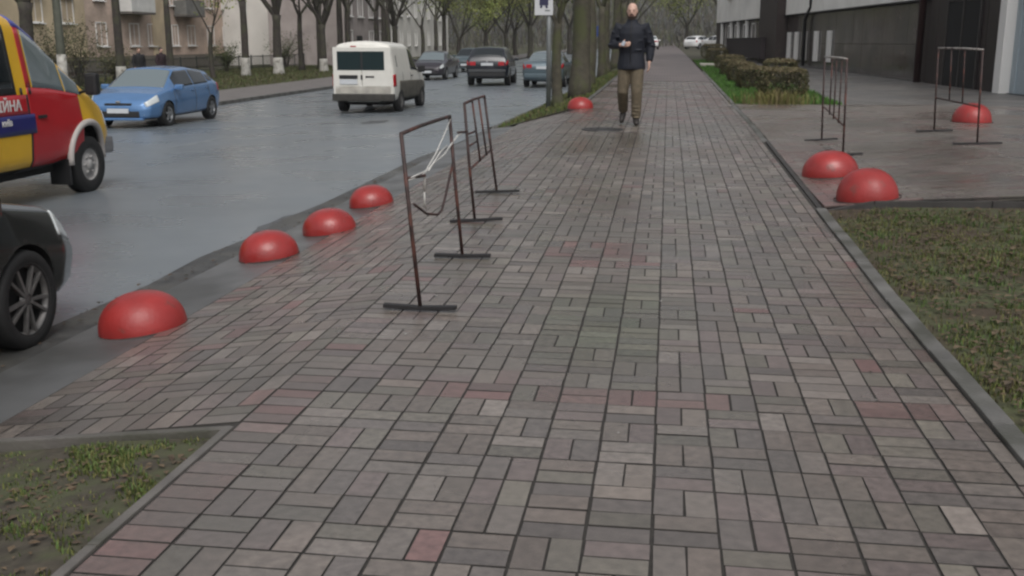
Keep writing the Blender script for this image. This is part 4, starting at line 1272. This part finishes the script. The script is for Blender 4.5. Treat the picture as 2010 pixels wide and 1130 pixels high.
def tree_meshes(seed, h, r_, fork, limbs=4, spread=.5, twig=2, leaves=0, leaf_lo=2.0, leafcol=None, pollard=False, flare=1.35):
    rr = random.Random(seed)
    tk = MB(); pts, rad = [], []
    n = 9
    wx, wy = rr.uniform(-.12, .12), rr.uniform(-.12, .12)
    for i in range(n + 1):
        f = i / n
        pts.append(Vector((wx * math.sin(f * 3), wy * math.sin(f * 2.4), -.1 + (fork + .1) * f)))
        rad.append(r_ * (1 + (flare - 1) * math.exp(-f * 9)) * (1 - .22 * f) * (1 + rr.uniform(-.05, .05)) * (1.25 if pollard and i == n else 1))
    tk.tube(pts, rad, 12)
    cr = MB(); tips = []
    def grow(p, d, ln, ra, depth):
        segs = 4 if depth < 2 else 3
        ps, rs = [p], [ra]
        for s_ in range(segs):
            d = (d + Vector((rr.uniform(-.22, .22), rr.uniform(-.22, .22), rr.uniform(-.05, .22)))).normalized()
            p = p + d * ln / segs
            ps.append(p.copy()); rs.append(ra * (1 - .6 * (s_ + 1) / segs))
        cr.tube(ps, rs, 6 if depth < 2 else 4, caps=False)
        tips.append((ps[-1], depth)); tips.append((ps[len(ps) // 2], depth))
        if depth < twig:
            for k in range(rr.randint(3, 4)):
                i = rr.randint(1, segs)
                a = rr.uniform(0, 6.28)
                nd = (d * .8 + Vector((math.cos(a), math.sin(a), rr.uniform(-.2, .5))) * rr.uniform(.5, .9)).normalized()
                grow(ps[i], nd, ln * rr.uniform(.45, .65), rs[i] * .62, depth + 1)
    top = pts[-1]
    for k in range(limbs):
        a = 2 * math.pi * (k + rr.uniform(-.25, .25)) / limbs
        d = Vector((math.cos(a) * spread, math.sin(a) * spread, 1)).normalized()
        grow(top - Vector((0, 0, .15 + (.35 * k / limbs if not pollard else 0))), d, (h - fork) * rr.uniform(.5, .75), rad[-1] * rr.uniform(.42, .62), 0)
    lv = None
    if leaves:
        T = np.array([tuple(t_[0]) for t_ in tips if t_[1] >= 1 and t_[0].z > leaf_lo])
        if len(T) == 0: T = np.array([tuple(t_[0]) for t_ in tips])
        rg = np.random.default_rng(seed)
        c = T[rg.integers(0, len(T), leaves)] + rg.normal(0, .38, (leaves, 3)) * np.array([1, 1, .9])
        sz = rg.uniform(.05, .11, leaves)
        a = rg.normal(0, 1, (leaves, 3)); a /= np.linalg.norm(a, axis=1, keepdims=True)
        b_ = np.cross(a, rg.normal(0, 1, (leaves, 3))); b_ /= np.linalg.norm(b_, axis=1, keepdims=True)
        V = np.stack([c - a * sz[:, None], c + b_ * sz[:, None] * .55, c + a * sz[:, None], c - b_ * sz[:, None] * .55], 1).reshape(-1, 3)
        cc = np.array(leafcol)[rg.integers(0, len(leafcol), leaves)] * rg.uniform(.6, 1.3, leaves)[:, None]
        lv = np_mesh('foliage', V, np.arange(leaves * 4).reshape(-1, 4), np.repeat(cc, 4, 0))
        lv.materials.append(M_leaf)
    wash = MB(); hw = .95
    wash.tube([Vector((wx * math.sin(f * 3), wy * math.sin(f * 2.4), -.1 + (fork + .1) * f)) for f in np.linspace(0, (hw + .1) / (fork + .1), 5)],
              [r_ * (1 + (flare - 1) * math.exp(-f * 9)) * (1 - .22 * f) * 1.07 for f in np.linspace(0, (hw + .1) / (fork + .1), 5)], 12)
    return tk.mesh('trunk'), cr.mesh('crown'), lv, wash.mesh('whitewash')

def plant_tree(name, meshes, loc, rz, sc, label, group, bark, wash=False):
    t = empty(name, loc, rz, label, 'tree', group); t.scale = (sc,) * 3
    for nm, me, m in (('trunk', meshes[0], bark), ('crown', meshes[1], bark)):
        if not me.materials: me.materials.append(m)
        link(bpy.data.objects.new(nm, me), t)
    if meshes[2] is not None: link(bpy.data.objects.new('foliage', meshes[2]), t)
    if wash:
        if not meshes[3].materials: meshes[3].materials.append(M_lime)
        link(bpy.data.objects.new('whitewash', meshes[3]), t)
    return t

YG = [(.22, .25, .06), (.17, .22, .05), (.26, .27, .08), (.14, .17, .05)]
DG = [(.05, .075, .022), (.07, .09, .025), (.10, .10, .04)]
A1 = tree_meshes(11, 11, .21, 4.8, 4, .35, 2, 900, 4, DG)
A2 = tree_meshes(12, 10, .21, 3.9, 5, .55, 2, 0, pollard=True)
A3 = tree_meshes(13, 9, .16, 3.2, 4, .6, 2, 500, 3, DG)
A4 = tree_meshes(14, 11, .28, 3.4, 5, .5, 2, 600, 4, DG, pollard=True)
A5 = tree_meshes(15, 8, .13, 2.4, 3, .7, 2, 500, 2, YG)
gl = 'street trees across the road'
Lt = [  # mesh, X, Y, scale, wash, label
    (A4, -23.6, 37.0, 1.0, False, 'thick dark tree trunk above the roof of the emergency van'),
    (A1, -23.8, 44.0, .95, True, 'tall straight trunk with whitewashed foot just left of the blue hatchback'),
    (A1, -24.6, 50.4, .85, False, 'leaning bare trunk behind the roof of the blue hatchback'),
    (A5, -23.6, 53.2, 1.0, False, 'thin reddish young tree right of the balconies'),
    (A2, -23.8, 58.0, 1.05, True, 'pollarded tree with raised branches and whitewashed foot, right of the blue hatchback'),
    (A4, -22.8, 60.6, 1.0, True, 'thick forked pollard with whitewashed foot in the middle of the verge'),
    (A3, -23.6, 67.0, 1.15, False, 'dark tree between the thick pollard and the white van'),
    (A4, -21.6, 65.4, .85, True, 'heavy trunk with bright whitewashed foot left of the white van'),
    (A1, -21.8, 69.6, 1.05, False, 'dark trunk right behind the left edge of the white van'),
    (A2, -20.8, 75.0, 1.0, False, 'dark trunk above the roof of the white van'),
    (A4, -20.2, 78.0, .85, False, 'thick dark trunk above the right part of the white van roof'),
    (A3, -21.0, 69.0, 1.3, False, 'slim dark trunk left of the white van, beside the whitewashed heavy one'),
    (A1, -22.6, 74.0, .9, False, 'thin straight trunk behind the left edge of the white van roof'),
    (A2, -23.5, 70.5, 1.1, False, 'pollard half hidden behind the heavy whitewashed trunk'),
    (A3, -19.6, 73.5, 1.25, False, 'many-branched dark tree behind the white van roof'),
    (A1, -22.4, 83.0, 1.0, False, 'far dark trunk right behind the white van'),
    (A2, -19.4, 92.0, 1.0, False, 'far pollard left of the leafing trees'),
    (A5, -18.6, 79.5, 1.25, False, 'slender forked tree right of the white van'),
    (A3, -18.8, 86.0, 1.2, False, 'dark forked tree above the oncoming dark saloon'),
]
for k, (me, x, y, s_, w_, lb) in enumerate(Lt):
    plant_tree('street_tree', me, (x, y, zopp(x, y)), R(67 * k), s_, lb, gl, M_bark, w_)

B1 = tree_meshes(21, 10, .235, 3.6, 4, .4, 2, 700, 4, YG)
B2 = tree_meshes(22, 11, .27, 4.2, 4, .4, 2, 700, 4, YG)
gr = 'trees of the strip beside the footway'
for k, (me, x, y, s_, lb) in enumerate(((B1, -2.50, 24.6, .55, 'dark trunk directly behind the sign post'), (B2, -2.14, 26.2, .92, 'second trunk of the strip, right of the sign post tree'),
        (B1, -2.45, 33.5, .8, 'thick mossy trunk left of the walking man'), (B2, -2.75, 45.5, .7, 'trunk of the strip just behind the mossy one'),
        (B1, -2.9, 51, 1.0, 'trunk seen against the left shoulder of the walking man'), (B2, -2.9, 60, 1.0, 'far trunk directly behind the walking man'),
        (B1, -3.0, 72, 1.1, 'farther trunk of the strip behind the walking man'), (B2, -3.0, 86, 1.1, 'very far trunk of the strip near the vanishing point'))):
    plant_tree('avenue_tree', me, (x, y, zv(x, y) - .03), R(90 * k + 20), s_, lb, gr, M_bark2)
C1 = tree_meshes(31, 9, .2, 2.2, 5, .8, 2, 9000, 1.2, YG)
C2 = tree_meshes(32, 11, .22, 2.6, 5, .7, 2, 9000, 1.2, [(.19, .20, .075), (.24, .23, .09), (.15, .16, .06)])
gf = 'leafing trees beyond the cars'
for k, (me, x, y, s_, lb) in enumerate(((C1, -18.0, 92, 1.0, 'fresh green tree above the far hatchback'), (C2, -16.6, 97, 1.05, 'pale green leafing tree above the left of the black car'), (C1, -16.2, 106, 1.2, 'yellow-green tree above the middle of the black car'),
        (C2, -14.4, 112, 1.3, 'yellow-green tree above the grey-blue saloon'), (C1, -17.6, 124, 1.4, 'tall pale green tree behind the leafing row'), (C2, -12.2, 134, 1.4, 'far pale tree left of the sign'),
        (C2, -3.4, 100, 1.0, 'far leafing tree left of the walking man'), (C2, 6.5, 132, 1.2, 'far tree above the white cars'), (C1, 2.5, 146, 1.4, 'far tree over the end of the footway'))):
    plant_tree('leafing_tree', me, (x, y, (zopp(x, y) if x < -10 else zs(y)) - .05), R(77 * k), s_, lb, gf, M_bark)

# a far wood that reads as one grey-brown mass
n = 34000
x = rng.uniform(-70, 60, n); y = rng.uniform(150, 230, n); z = rng.uniform(0, 1, n) ** 1.1 * 10
ln = rng.uniform(.5, 1.9, n); wd = rng.uniform(.03, .09, n); a = rng.uniform(0, 6.28, n); tl = rng.uniform(-.7, .7, n)
d = np.stack([np.sin(tl) * np.cos(a), np.sin(tl) * np.sin(a), np.cos(tl)], 1); s_ = np.stack([np.cos(a * 3), np.sin(a * 3), 0 * a], 1)
c = np.stack([x, y, z], 1)
V = np.stack([c - s_ * wd[:, None], c + s_ * wd[:, None], c + d * ln[:, None] + s_ * wd[:, None] * .4, c + d * ln[:, None] - s_ * wd[:, None] * .4], 1).reshape(-1, 3)
cc = np.array([(.085, .075, .06), (.06, .055, .048), (.11, .10, .075), (.09, .10, .05)])[rng.integers(0, 4, n)] * rng.uniform(.7, 1.3, n)[:, None]
wood = obj('distant_wood', np_mesh('distant_wood', V, np.arange(n * 4).reshape(-1, 4), np.repeat(cc, 4, 0)), M_leaf)
tag(wood, 'grey-brown mass of bare trees at the end of the street', 'trees', kind='stuff')

# clipped bushes along the footway
def bush(loc, dx, dy, dz, seed, label):
    t = empty('clipped_bush', loc, R(random.uniform(-6, 6)), label, 'bush', 'clipped bushes of the hedge row')
    rg = np.random.default_rng(seed)
    n = int(5200 * min(1, dx * dy * dz / .6) + 1500)
    # points mostly near the rounded box surface
    u = rg.uniform(-1, 1, (n, 3)); k = rg.integers(0, 3, n)
    sgn = np.sign(rg.normal(0, 1, n)); u[np.arange(n), k] = sgn * rg.uniform(.72, 1.0, n)
    u[:, 2] = np.where((k == 2), np.abs(u[:, 2]), u[:, 2])
    q = np.abs(u) ** 3.2; u = u / np.maximum(1, (q.sum(1) ** (1 / 3.2))[:, None]) * (1 + .05 * np.sin(7 * u[:, :1] + seed) * np.cos(5 * u[:, 1:2]))
    c = u * np.array([dx, dy, dz]) / 2 + np.array([0, 0, dz / 2])
    sz = rg.uniform(.012, .03, n)
    a = rg.normal(0, 1, (n, 3)); a /= np.linalg.norm(a, axis=1, keepdims=True)
    b_ = np.cross(a, rg.normal(0, 1, (n, 3))); b_ /= np.linalg.norm(b_, axis=1, keepdims=True)
    V = np.stack([c - a * sz[:, None], c + b_ * sz[:, None] * .6, c + a * sz[:, None], c - b_ * sz[:, None] * .6], 1).reshape(-1, 3)
    g_ = np.array([(.060, .058, .022), (.048, .055, .018), (.075, .060, .030)])[rg.integers(0, 3, n)]
    br = np.array([(.15, .118, .068), (.118, .094, .054), (.13, .122, .058)])[rg.integers(0, 3, n)]
    topm = (u[:, 2] > .72) | (rg.uniform(0, 1, n) < .12)
    cc = np.where(topm[:, None], br, g_) * rg.uniform(.6, 1.3, n)[:, None]
    me = np_mesh('foliage', V, np.arange(n * 4).reshape(-1, 4), np.repeat(cc, 4, 0)); me.materials.append(M_leaf)
    link(bpy.data.objects.new('foliage', me), t)
    mb = MB(); rr = random.Random(seed)
    for k in range(46):
        a0 = Vector((rr.uniform(-.3, .3) * dx, rr.uniform(-.3, .3) * dy, 0)); e = Vector((rr.uniform(-.48, .48) * dx, rr.uniform(-.48, .48) * dy, dz * rr.uniform(.75, 1.03)))
        mb.tube([a0, (a0 + e) / 2 + Vector((0, 0, .03)), e], [.007, .005, .002], 4, caps=False)
    mb.build('twigs', M_bark, t)
    return t
for (x, y, dx, dy, dz, sd, lb) in ((2.62, 25.1, 1.15, 1.3, .66, 1, 'nearest clipped bush of the hedge row, boxy and brown-topped'), (2.2, 28.3, .85, 1.6, .60, 2, 'second clipped bush of the hedge row from the driveway'),
        (3.2, 31.5, 1.0, 1.6, .72, 3, 'clipped bush set back towards the building behind the second one'), (2.2, 32.6, .9, 1.8, .6, 4, 'third clipped bush along the footway side of the hedge row'), (2.25, 37.4, .9, 2.4, .58, 5, 'fourth clipped bush along the footway side of the hedge row'),
        (2.45, 43.5, 1.0, 4.2, .62, 6, 'fifth clipped bush, before the pale slab'), (2.5, 56.0, 1.1, 5, .75, 7, 'dark bush beyond the pale slab'), (2.6, 64.0, 1.2, 6, .9, 8, 'farthest dark bush of the hedge row')):
    bush((x, y, zs(y) - .03), dx, dy, dz, sd, lb)
o = MB().box((0, 0, .04), (1.2, 2.6, .12), None, .02).build('paved_crosswalk', mat('pale_concrete', (.34, .32, .28), .7, .2, 3), None, (2.05, 49.2, zs(49.2) - .01))
o['kind'] = 'structure'; o.name = 'path_slab'
# dry tuft at the barrier foot
P = np.stack([rng.normal(2.15, .32, 900), rng.normal(21.8, .25, 900), np.full(900, zs(21.8) - .01)], 1)
blades('grass', P, .28, .006, [(.16, .14, .05), (.10, .11, .03), (.13, .10, .05)], 'dry yellow tuft at the corner of the hedge lawn')

# wild shrubs across the road
def shrub(loc, r_, h, seed, label, cols):
    t = empty('shrub', loc, 0, label, 'shrub', 'shrubs across the road')
    rr = random.Random(seed); mb = MB(); tips = []
    for k in range(40):
        a = rr.uniform(0, 6.28); q = rr.uniform(.2, 1); e = Vector((math.cos(a) * r_ * q, math.sin(a) * r_ * q, h * rr.uniform(.55, 1)))
        m_ = Vector((e.x * .3, e.y * .3, e.z * .55)); mb.tube([(e.x * .08, e.y * .08, 0), m_, e], [.014, .009, .003], 4, caps=False); tips += [m_, e, (m_ + e) / 2]
    mb.build('stems', M_bark, t)
    rg = np.random.default_rng(seed); n = 1500
    T = np.array([tuple(v) for v in tips]); c = T[rg.integers(0, len(T), n)] + rg.normal(0, .16, (n, 3)); sz = rg.uniform(.03, .06, n)
    a = rg.normal(0, 1, (n, 3)); a /= np.linalg.norm(a, axis=1, keepdims=True); b_ = np.cross(a, rg.normal(0, 1, (n, 3))); b_ /= np.linalg.norm(b_, axis=1, keepdims=True)
    V = np.stack([c - a * sz[:, None], c + b_ * sz[:, None] * .6, c + a * sz[:, None], c - b_ * sz[:, None] * .6], 1).reshape(-1, 3)
    cc = np.array(cols)[rg.integers(0, len(cols), n)] * rg.uniform(.6, 1.3, n)[:, None]
    me = np_mesh('foliage', V, np.arange(n * 4).reshape(-1, 4), np.repeat(cc, 4, 0)); me.materials.append(M_leaf); link(bpy.data.objects.new('foliage', me), t)
OL = [(.10, .10, .045), (.13, .12, .06), (.07, .075, .03)]
for (x, y, r_, h, sd, lb) in ((-25.5, 41.5, 1.3, 2.6, 1, 'loose olive shrub behind the emergency van windscreen'), (-26.2, 44.6, 1.5, 2.9, 2, 'tall olive shrub left of the whitewashed straight trunk'), (-26.0, 47.5, 1.0, 1.6, 3, 'low shrub between the van and the blue hatchback'),
        (-27.5, 64, 1.2, 1.8, 4, 'green shrub behind the pollarded tree'), (-27, 73, 1.6, 2.4, 5, 'green shrub behind the thick pollard'), (-26, 80, 1.3, 2.2, 6, 'green shrub left of the white van roof')):
    shrub((x, y, zopp(x, y)), r_, h, sd, lb, OL if sd < 4 else DG)

# ------------------------------------------------------------------ sign post and lamp post
M_pole = mat('galvanised_post', (.17, .18, .18), .5, .15, 6, metal=.3)
t = empty('sign_post', (-2.66, 24.0, zv(-2.66, 24.0)), 0, 'grey post with a white square sign, beside the tree strip', 'sign')
MB().tube([(0, 0, -.05), (0, 0, 3.0)], .055, 12).build('post', M_pole, t)
pl = part_box('sign_plate', mat('sign_white', (.50, .51, .52), .5), t, (-.11, -.07, 2.30), (.41, .012, .44), .01)
pm = MB()
pm.box((-.11, -.079, 2.37), (.20, .004, .16)); pm.box((-.17, -.079, 2.262), (.045, .004, .06), Matrix.Rotation(.4, 3, 'Y')); pm.box((-.05, -.079, 2.262), (.045, .004, .06), Matrix.Rotation(-.4, 3, 'Y'))
pm.build('pictogram', mat('sign_dark', (.02, .02, .06), .5), t)
part_box('clamp', M_pole, t, (-.03, -.02, 2.42), (.12, .12, .03), .005); part_box('clamp', M_pole, t, (-.03, -.02, 2.18), (.12, .12, .03), .005)
t = empty('lamp_post', (-22.9, 37.9, zopp(-22.9, 38)), 0, 'grey-green lamp post with pale foot above the emergency van bonnet', 'lamp post')
MB().tube([(0, 0, -.05), (0, 0, 1.7), (0, 0, 8)], [.17, .16, .10], 12).build('post', mat('greenish_post', (.075, .08, .06), .7, .2, 5), t)
MB().tube([(0, 0, -.05), (0, 0, 1.5)], [.18, .175], 12).build('whitewash', M_lime, t)
MB().tube([(0, 0, 7.9), (.6, 0, 8.4), (1.6, 0, 8.6)], .04, 8).build('arm', M_pole, t)
part_box('lamp_head', M_pole, t, (1.9, 0, 8.58), (.6, .22, .12), .04)

# a blue road sign far down the street
t = empty('road_sign', (-4.0, 63, zv(-3.3, 63)), 0, 'small far blue road sign above the grey-blue saloon', 'sign')
MB().tube([(0, 0, 0), (0, 0, 2.6)], .04, 8).build('post', M_pole, t)
part_box('sign_plate', mat('sign_blue', (.03, .06, .22), .5), t, (0, -.05, 2.2), (.6, .02, .6), .01)

# fence behind the far verge
t = empty('low_fence', (-27.6, 60, zopp(-27.6, 60)), 0, 'low dark metal fence behind the whitewashed trees', 'fence')
mf = mat('dark_green_metal', (.022, .028, .024), .6, .2, 3)
for k in range(19):
    MB().box((0, -19 + 2.1 * k, .5), (.06, .06, 1.1)).build('fence_post', mf, t)
for z in (.25, .95): MB().box((0, 0, z), (.03, 38, .04)).build('rail', mf, t)
pk = MB()
for k in range(260): pk.box((0, -19 + .146 * k, .58), (.016, .016, .84))
o = pk.build('picket', mf, t); o['kind'] = 'stuff'

# ------------------------------------------------------------------ brick apartment block across the road
M_brick = brick_mat('pink_brick', (.56, .42, .34), (.49, .36, .29), (.50, .43, .36), .26, .085)
M_render = mat('beige_render', (.56, .46, .31), .9, .2, .8, dark=(.46, .37, .26), dscale=.5)
M_frame = mat('white_frame', (.75, .74, .72), .6)
M_pane = mat('house_glass', (.02, .022, .025), .12, spec=.8)
def window(parent, pos, w, h, axis_y=True, sill=True, depth=.10, mull=1, sgn=1):
    """window on a wall facing local +x (sgn=1) or -x"""
    x, y, z = pos
    p = part_box('window', M_pane, parent, (x - sgn * .06, y, z), (.03, w, h), .0)
    f = MB()
    for dy in (-w / 2, w / 2): f.box((x - sgn * .02, y + dy, z), (.10, .07, h + .07))
    for dz in (-h / 2, h / 2): f.box((x - sgn * .02, y, z + dz), (.096, w + .07, .07))
    for k in range(mull): f.box((x - sgn * .03, y - w / 2 + w * (k + 1) / (mull + 1), z), (.06, .05, h))
    f.build('frame', M_frame, p)
    if sill: part_box('sill', M_frame, p, (x + sgn * .05, y, z - h / 2 - .07), (.22, w + .25, .07), .01)
def balcony(parent, pos, w, m_front, glazed=False):
    x, y, z = pos
    b = part_box('balcony', mat('balcony_slab', (.12, .11, .10), .9, .3, 3), parent, (x + .5, y, z), (1.0, w, .14), .01)
    part_box('front_panel', m_front, b, (x + .98, y, z + .58), (.05, w, 1.0), .008)
    for s_ in (-1, 1): part_box('side_panel', m_front, b, (x + .5, y + s_ * (w / 2 - .03), z + .58), (.9, .05, 1.0), .008)
    MB().tube([(x + .98, y - w / 2, z + 1.1), (x + .98, y + w / 2, z + 1.1)], .03, 6).build('rail', M_trim, b)
    if glazed:
        part_box('glazing', M_pane, b, (x + .94, y, z + 1.8), (.03, w - .1, 1.35))
        g_ = MB()
        for k in range(5): g_.box((x + .965, y - w / 2 + .05 + (w - .1) * k / 4, z + 1.8), (.05, .06, 1.4))
        g_.build('frame', M_frame, b)
BX = -36
t = empty('apartment_block', (BX, 80, zopp(BX, 80)), 0, 'long pink brick apartment block with balconies across the road', 'building')
g0 = zopp(BX, 80)
part_box('wall', M_brick, t, (-5, -2, 7.5), (10, 66, 15.4), 0)
part_box('roof', mat('roof_sheet', (.10, .09, .085), .8), t, (-5, -2, 15.4), (11, 67, .4), .05)
part_box('plinth', mat('plinth_render', (.17, .15, .125), .9, .2, 1), t, (-4.9, -2, .45), (10.2, 66.1, .9), 0)
# beige rendered bay at the left end and between the stacks of balconies
for (y, w) in ((-24, 13), (-7.6, 2.2), (6, 3)): part_box('render_bay', M_render, t, (.03, y, 7.7), (.12, w, 15.3), 0)
ly = [-31, -27.5, -22.8, -19.5]
for fl in range(5):
    z = 2.3 + 2.85 * fl
    for y in ly: window(t, (.1, y, z + (1.35 if fl == 0 else .0)), 1.3, 1.45)
    for y in (-15.6, -11.3, -8.9, -5.2, -2.5, 1.0, 4.0, 8.5, 12, 16, 20, 24, 28): window(t, (.02, y, z), .95 if y in (-8.9, -5.2) else 1.25, 1.45)
    if fl:
        balcony(t, (0, -11.6, 3.7 + 2.85 * (fl - 1)), 3.3, mat('pale_panel', (.62, .62, .60), .6, .15, 2), fl in (2, 3))
        balcony(t, (0, -3.6, 3.7 + 2.85 * (fl - 1)), 3.2, mat('grey_panel', (.16, .16, .15), .7, .3, 2), fl == 3)
        balcony(t, (0, 10.5, 3.7 + 2.85 * (fl - 1)), 3.2, mat('pale_panel', None), fl == 2)
MB().tube([(.12, -13.9, .3), (.12, -13.9, 15)], .07, 8).build('downpipe', M_pole, t)

# pale block farther along
t = empty('pale_block', (-27.5, 112, zopp(-27, 112)), R(3), 'pale grey block behind the far street trees', 'building')
M_palew = mat('pale_wall', (.62, .60, .56), .9, .12, .5)
part_box('wall', M_palew, t, (-5, 0, 8), (10, 56, 16.5), 0)
part_box('roof', mat('roof_sheet', None), t, (-5, 0, 16.4), (11, 57, .4), .05)
for fl in range(5):
    for y in np.arange(-25, 26, 4.2): window(t, (.02, float(y), 2.0 + 3 * fl), 1.3, 1.5)
t = empty('street_kiosk', (-24.4, 88, zopp(-24, 88)), 0, 'grey service building with dark door behind the trees, left of the pale block', 'building')
part_box('wall', mat('grey_wall', (.33, .29, .275), .9, .2, 1), t, (-3, -3, 2.9), (6, 12, 6), .02)
part_box('door', M_trim, t, (.03, -5, 1.1), (.06, 1.4, 2.2), .01)
for y, z in ((-1.5, 1.9), (1.2, 1.9), (-7.6, 1.9), (-7.6, 4.4), (-4.6, 4.4), (-1.5, 4.4), (1.2, 4.4)): window(t, (.03, y, z), 1.3, 1.4)
part_box('roof', mat('roof_sheet', None), t, (-3, -3, 6.0), (6.6, 12.6, .25), .03)

# ------------------------------------------------------------------ building on the right, turned six degrees
M_gran = mat('polished_granite', (.080, .066, .060), .18, .55, 7, spec=.6, rvar=.08, dark=(.055, .052, .05), dscale=1.2)
M_ww = mat('white_render', (.82, .81, .77), .85, .10, .9, dark=(.66, .65, .61), dscale=.6, dlo=.5, dhi=.8)
M_clad = mat('dark_brown_cladding', (.016, .010, .011), .45, .3, 4)
M_brown = mat('brown_facing', (.034, .024, .022), .6, .3, 6)
M_gpane = mat('pale_blue_door', (.34, .40, .44), .5, .06, 2)
t = empty('corner_building', (7.5, 31, 0), R(6), 'building on the right with white upper wall, polished dark plinth and brown entrance', 'building')
part_box('core', M_brown, t, (6.1, 19, 6.6), (12, 47, 13.6), 0)
part_box('upper_wall', M_ww, t, (5.9, 21.4, 8.4), (12, 39.8, 11.5), 0)
part_box('drip_ledge', M_trim, t, (.0, 21.4, 2.62), (.30, 39.8, .05), .008)
sl = MB().box((0, 0, 0), (.06, 1.19, 1.19), None, .006).mesh('granite_slab'); sl.materials.append(M_gran)
for r_ in range(2):
    for k in range(32):
        y = 2.0 + 1.2 * k + .6
        o = bpy.data.objects.new('granite_slab', sl); o.location = (.07 + random.uniform(-.004, .004), y, .75 + .62 + 1.2 * r_ - .6 + .0); link(o, t)
part_box('plinth_base', mat('plinth_base', (.10, .095, .088), .7, .3, 3), t, (.04, 21.2, .10), (.22, 39, .5), .01)
# white panels on the plinth
for y in (12.3, 14.4, 16.4, 18.0, 19.5):
    part_box('white_panel', M_frame, t, (-.01, y, 1.27), (.08, .55, 1.2), .01)
# downpipe with a kink
MB().tube([(-.12, 15.2, 9), (-.12, 15.2, 3.0), (-.10, 15.25, 2.85), (-.12, 16.0, 2.45), (-.12, 16.1, 2.3), (-.12, 16.0, .45)], .075, 10).build('downpipe', M_trim, t)
MB().tube([(-.12, 1.55, 12), (-.12, 1.55, .25)], .10, 10).build('downpipe', mat('red_brown_pipe', (.035, .014, .013), .5), t)
# brown pier and parapet of the farther entrance
part_box('pier', M_brown, t, (-.15, 22.2, 3.4), (.7, 4.2, 6.2), .02)
part_box('parapet', mat('brown_parapet', (.030, .022, .024), .7, .2, 5), t, (-.62, 27.6, 1.12), (.25, 10.5, .95), .02)
part_box('parapet_cap', mat('brown_parapet', None), t, (-.62, 27.6, 1.62), (.34, 10.6, .06), .01)
for y in (26, 28.6, 31.2, 34, 36.6): window(t, (.04, y, 1.75), 1.1, 1.3, sgn=-1, mull=1)
for y in (30.2, 33, 35.5, 39): part_box('pilaster', M_frame, t, (-.06, y, 1.6), (.14, .35, 2.1), .01)
for fl in range(3):
    for y in (6, 11, 16.8, 24, 30, 36): window(t, (-.08, y, 4.9 + 3.1 * fl), 1.6, 1.7, sgn=-1)
# dark clad entrance
for k in range(9):
    y = -3.85 + .58 * k
    part_box('cladding_board', M_clad, t, (.02 + .004 * (k % 2), y, 3.2), (.10, .57, 6.2), .006)
part_box('door_leaf', M_well, t, (-.045, -.9, 1.35), (.03, 1.05, 2.25), .01); part_box('door_leaf', M_well, t, (-.045, -2.05, 1.35), (.03, 1.05, 2.25), .01)
df = MB()
for y in (-.34, -1.47, -2.61): df.box((-.055, y, 1.38), (.06, .06, 2.34))
df.box((-.053, -1.47, 2.54), (.06, 2.32, .06)); df.build('door_frame', mat('dim_steel', (.06, .055, .055), .4, metal=.4), t)
part_box('door_step', mat('step_concrete', (.17, .155, .14), .7, .25, 4), t, (-.35, -1.0, .20), (.7, 5.4, .10), .01)
# pale sliding door with white jamb
part_box('jamb', M_frame, t, (-.08, -4.35, 3.1), (.3, .38, 5.9), .01)
gd = part_box('garage_door', M_gpane, t, (.02, -6.7, 2.2), (.06, 4.2, 4.0), .0)
part_box('door_rail', mat('dark_rail', (.05, .055, .06), .5), gd, (.0, -6.7, .22), (.14, 4.2, .1), .005)
for k in range(6): part_box('rib', M_gpane, gd, (-.02, -4.9 - .7 * k, 2.2), (.05, .05, 3.95), .005)
part_box('glazing', mat('dim_glass', (.10, .12, .13), .2), gd, (-.02, -5.2, 2.45), (.03, .5, .35), .0)

# manhole cover in front of the walking man
t = empty('manhole_cover', (-.92, 15.55, zs(15.55) + .004), 0, 'dark round manhole cover in the pavers at the walking man\'s feet', 'manhole cover')
mh = mat('cast_iron', (.022, .021, .021), .5, .3, 20)
MB().lathe([(.001, .004), (.24, .004), (.25, .0), (.25, -.02)], 32).build('lid', mh, t)
MB().lathe([(.26, -.02), (.26, .006), (.31, .006), (.31, -.02)], 32).build('rim', mh, t)
for k in range(6):
    MB().box((.16 * math.cos(k * 1.047), .16 * math.sin(k * 1.047), .007), (.07, .02, .006), Matrix.Rotation(k * 1.047, 3, 'Z')).build('rib', mh, t)

# damp air down the street
hz = MB().box((0, 190, 8), (900, 1060, 40)).mesh('haze')
hm = bpy.data.materials.new('damp_air'); hm.use_nodes = True
for n_ in list(hm.node_tree.nodes): hm.node_tree.nodes.remove(n_)
out = hm.node_tree.nodes.new('ShaderNodeOutputMaterial'); pv = hm.node_tree.nodes.new('ShaderNodeVolumePrincipled')
pv.inputs['Color'].default_value = (.82, .84, .86, 1); pv.inputs['Density'].default_value = .0004; pv.inputs['Anisotropy'].default_value = .2
hm.node_tree.links.new(pv.outputs[0], out.inputs['Volume'])
tag(obj('haze', hz, hm), 'thin damp haze filling the street', 'haze', kind='stuff')
